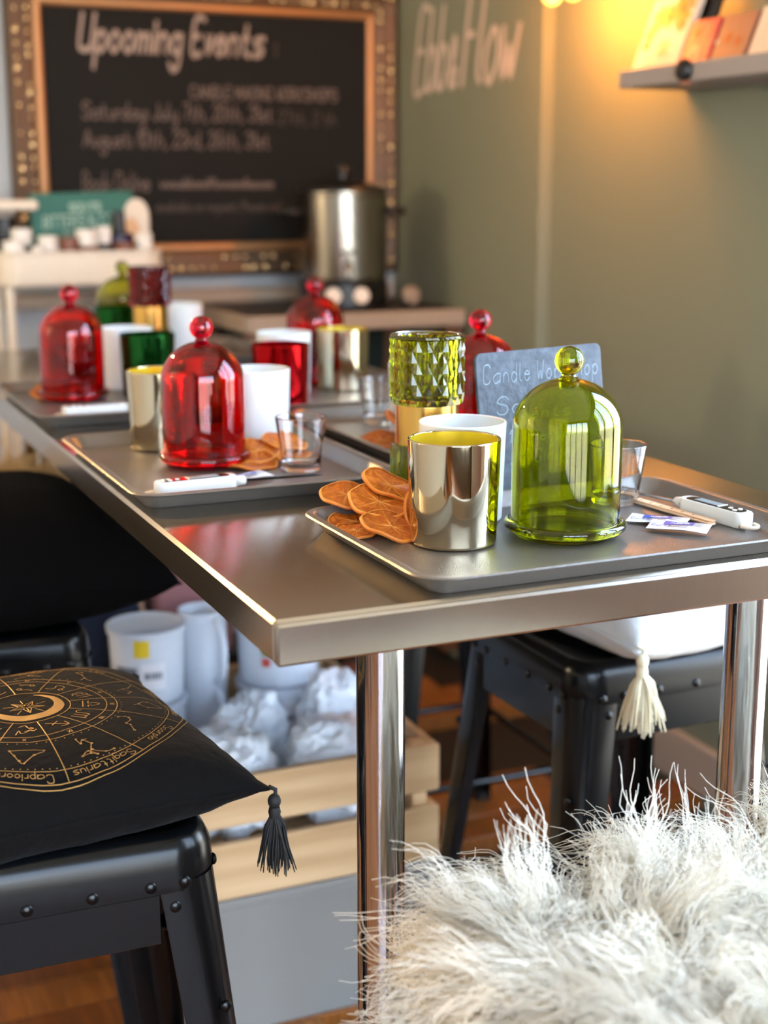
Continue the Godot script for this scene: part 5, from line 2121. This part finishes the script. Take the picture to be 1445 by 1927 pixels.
	var jars := [
		[0.214, -2.455, 0.030, 0.098, "cap_white", "cap_white", "squat white jar in the trolley tray at the table edge side"],
		[0.245, -2.52, 0.030, 0.125, "jar_black", "cap_white", "black jar with white cap behind the squat white jar"],
		[0.215, -2.585, 0.034, 0.150, "jar_black", "jar_black", "all black bottle at the back of the trolley tray"],
		[0.300, -2.475, 0.028, 0.108, "cap_white", "cap_white", "white jar in the front row between a black and a brown jar"],
		[0.348, -2.465, 0.028, 0.104, "jar_brown", "jar_brown", "brown jar with brown lid in the front row"],
		[0.392, -2.470, 0.031, 0.122, "jar_brown", "cap_white", "brown jar with broad white cap below the teal carton lettering"],
		[0.438, -2.485, 0.022, 0.128, "jar_black", "cap_white", "small black bottle with round white cap beside the blue bottle"],
		[0.480, -2.495, 0.034, 0.165, "jar_blue", "jar_black", "dark blue bottle with black pump top before the teal carton"],
		[0.478, -2.440, 0.027, 0.092, "jar_brown", "jar_brown", "low brown jar before the dark blue bottle"],
		[0.528, -2.450, 0.025, 0.112, "cap_white", "cap_white", "white jar at the tray end before the arched board"],
		[0.268, -2.440, 0.018, 0.085, "jar_black", "cap_white", "tiny black jar with white cap in the front row"],
	]
	for q in jars:
		o = thing("cosmetic_jar", q[6], "jar", Vector3(q[0], ty, q[1]), 0.0, "jars and bottles in the trolley tray")
		s = Sh.new()
		var r: float = q[2]
		var h: float = q[3]
		var nb: float = h * 0.68
		lathe(s, [Vector2(0.0001, 0.0), Vector2(r - 0.003, 0.0), Vector2(r, 0.003), Vector2(r, nb - 0.006), Vector2(r * 0.8, nb), Vector2(0.0001, nb)], 28)
		part("jar_body", s, M[q[4]], o)
		s = Sh.new()
		var cr: float = r * 0.86 if q[4] != "jar_blue" else r * 0.45
		lathe(s, [Vector2(0.0001, nb + 0.0005), Vector2(cr, nb + 0.0005), Vector2(cr, h - 0.002), Vector2(cr - 0.002, h), Vector2(0.0001, h)], 28)
		part("cap", s, M[q[5]], o)

func _slab(s: Sh, fr: Array, bk: Array) -> void:
	var n := fr.size()
	var vs := s.v.size()
	var is_ := s.idx.size()
	for k in 2:
		var a: Array = fr if k == 0 else bk
		var first := s.v.size()
		var c := Vector3.ZERO
		for p in a:
			c += p
			s.add(p, Vector2(p.x, p.y))
		var mid := s.add(c / n, Vector2.ZERO)
		for i in n:
			if k == 0:
				s.tri(first + i, first + (i + 1) % n, mid)
			else:
				s.tri(first + (i + 1) % n, first + i, mid)
	var e := s.v.size()
	for i in n:
		s.add(fr[i])
		s.add(bk[i])
	for i in n:
		var a := e + i * 2
		var b := e + ((i + 1) % n) * 2
		s.tri(a, a + 1, b + 1)
		s.tri(a, b + 1, b)
	s.fix(vs, is_)

# ---------------------------------------------------------------- shelf with packs on the olive wall
func make_wall_shelf() -> void:
	var o := thing("card_shelf", "narrow weathered grey wall shelf holding packs, on the olive wall", "shelf", Vector3(0, 0, 0))
	var s := Sh.new()
	box(s, Vector3(1.300, 1.438, -1.13), Vector3(0.15, 0.010, 0.56), 0.002)
	part("shelf_board", s, M.shelf_grey, o)
	s = Sh.new()
	box(s, Vector3(1.222, 1.450, -1.13), Vector3(0.010, 0.034, 0.56), 0.002)
	part("front_lip", s, M.shelf_grey, o)
	s = Sh.new()
	box(s, Vector3(1.300, 1.4505, -1.413), Vector3(0.15, 0.025, 0.008), 0.002)
	part("end_lip", s, M.shelf_grey, o)
	o = thing("black_clip", "round black clip on the front lip of the card shelf", "clip", Vector3(1.213, 1.452, -1.186))
	s = Sh.new()
	lathe(s, [Vector2(0.0001, 0.0), Vector2(0.020, 0.0), Vector2(0.021, 0.004), Vector2(0.016, 0.012), Vector2(0.0001, 0.014)], 24)
	var k := part("clip_disc", s, M.jar_black, o, Vector3(0.002, 0, 0))
	k.rotation = Vector3(0, 0, PI / 2)
	s = Sh.new()
	box(s, Vector3(0.0, -0.022, 0.004), Vector3(0.008, 0.008, 0.026), 0.001)
	part("clip_tab", s, M.brown_pack, o)
	# packs lean back on the wall: local x along the shelf (towards the window), y up, z out from the wall
	var packs := [
		[-1.335, 0.150, 0.165, 0.014, "page", "pale booklet with orange and yellow floral art at the end of the card shelf"],
		[-1.205, 0.085, 0.105, 0.022, "pink", "pink card pack beside the floral booklet"],
		[-1.105, 0.095, 0.105, 0.022, "brown_pack", "tan and rust card pack in the middle of the card shelf"],
		[-0.985, 0.120, 0.110, 0.022, "page", "pale card pack nearest the window end of the card shelf"],
	]
	for i in packs.size():
		var q: Array = packs[i]
		o = thing("card_pack", q[5], "booklet" if i == 0 else "card pack", Vector3(1.243, 1.4435, q[0]), 0.0, "packs on the wall shelf")
		o.basis = Basis(Vector3(0, 0, 1), Vector3(0.36, 0.93, 0).normalized(), Vector3(-0.93, 0.36, 0).normalized())
		var w: float = q[1]
		var h: float = q[2]
		var d: float = q[3]
		s = Sh.new()
		box(s, Vector3(0, h / 2, 0), Vector3(w, h, d), 0.001)
		part("pack_body", s, M[q[4]], o)
		var arts := []
		if i == 0:
			arts = [["orange_art", 0.035, 0.135, 0.040], ["yellow_art", -0.035, 0.125, 0.030], ["yellow_art", -0.048, 0.095, 0.020], ["orange_art", -0.005, 0.125, 0.028], ["rust", 0.045, 0.105, 0.018], ["orange_art", -0.050, 0.072, 0.014], ["pink_light", 0.012, 0.060, 0.022], ["pink_light", 0.05, 0.140, 0.018]]
		elif i == 1:
			arts = [["pink_light", -0.005, 0.035, 0.026], ["rust", -0.015, 0.080, 0.012], ["brown_pack", 0.022, 0.080, 0.012]]
		elif i == 2:
			arts = [["rust", -0.012, 0.060, 0.013], ["rust", 0.018, 0.052, 0.012], ["page", -0.042, 0.055, 0.006]]
		else:
			arts = [["page", -0.03, 0.06, 0.02]]
		var mats := {}
		for a in arts:
			if not mats.has(a[0]):
				mats[a[0]] = []
			mats[a[0]].append(a)
		for mk in mats:
			s = Sh.new()
			for a in mats[mk]:
				var lines := []
				for pt in 6:
					var g: float = TAU * pt / 6 + a[1] * 40
					lines.append([Vector2(a[1], a[2]), Vector2(a[1], a[2]) + Vector2(cos(g), sin(g)) * a[3] * 0.35, Vector2(a[1], a[2]) + Vector2(cos(g), sin(g)) * a[3] * 0.62])
				for l in lines:
					for n in l.size():
						l[n] = Vector2(clampf(l[n].x, -w / 2 + a[3] * 0.3, w / 2 - a[3] * 0.3), clampf(l[n].y, a[3] * 0.3, h - a[3] * 0.3))
				ink(s, lines, a[3] * 0.55, func(p: Vector2) -> Array: return [Vector3(p.x, p.y, d / 2 + 0.0002), Vector3(0, 0, 1)], 0.0003)
			part("cover_art", s, M[mk], o)
		if i == 0:
			s = Sh.new()
			for r in 3:
				ink(s, [[Vector2(-0.04, 0.045 - r * 0.012), Vector2(0.0, 0.045 - r * 0.012), Vector2(0.045, 0.045 - r * 0.012)]], 0.0025, func(p: Vector2) -> Array: return [Vector3(p.x, p.y, d / 2 + 0.0002), Vector3(0, 0, 1)], 0.0003)
			part("cover_text", s, M.shelf_grey, o)
	# a dark folder leaning behind the booklet
	o = thing("dark_folder", "thin dark folder leaning behind the floral booklet", "folder", Vector3(1.262, 1.4435, -1.275), 0.0)
	o.basis = Basis(Vector3(0, 0, 1), Vector3(0.36, 0.93, 0).normalized(), Vector3(-0.93, 0.36, 0).normalized())
	s = Sh.new()
	pan(s, 0.11, 0.006, 0.002, [[0, 0], [0, 0.190]], 3)
	part("folder_cover", s, M.jar_black, o)
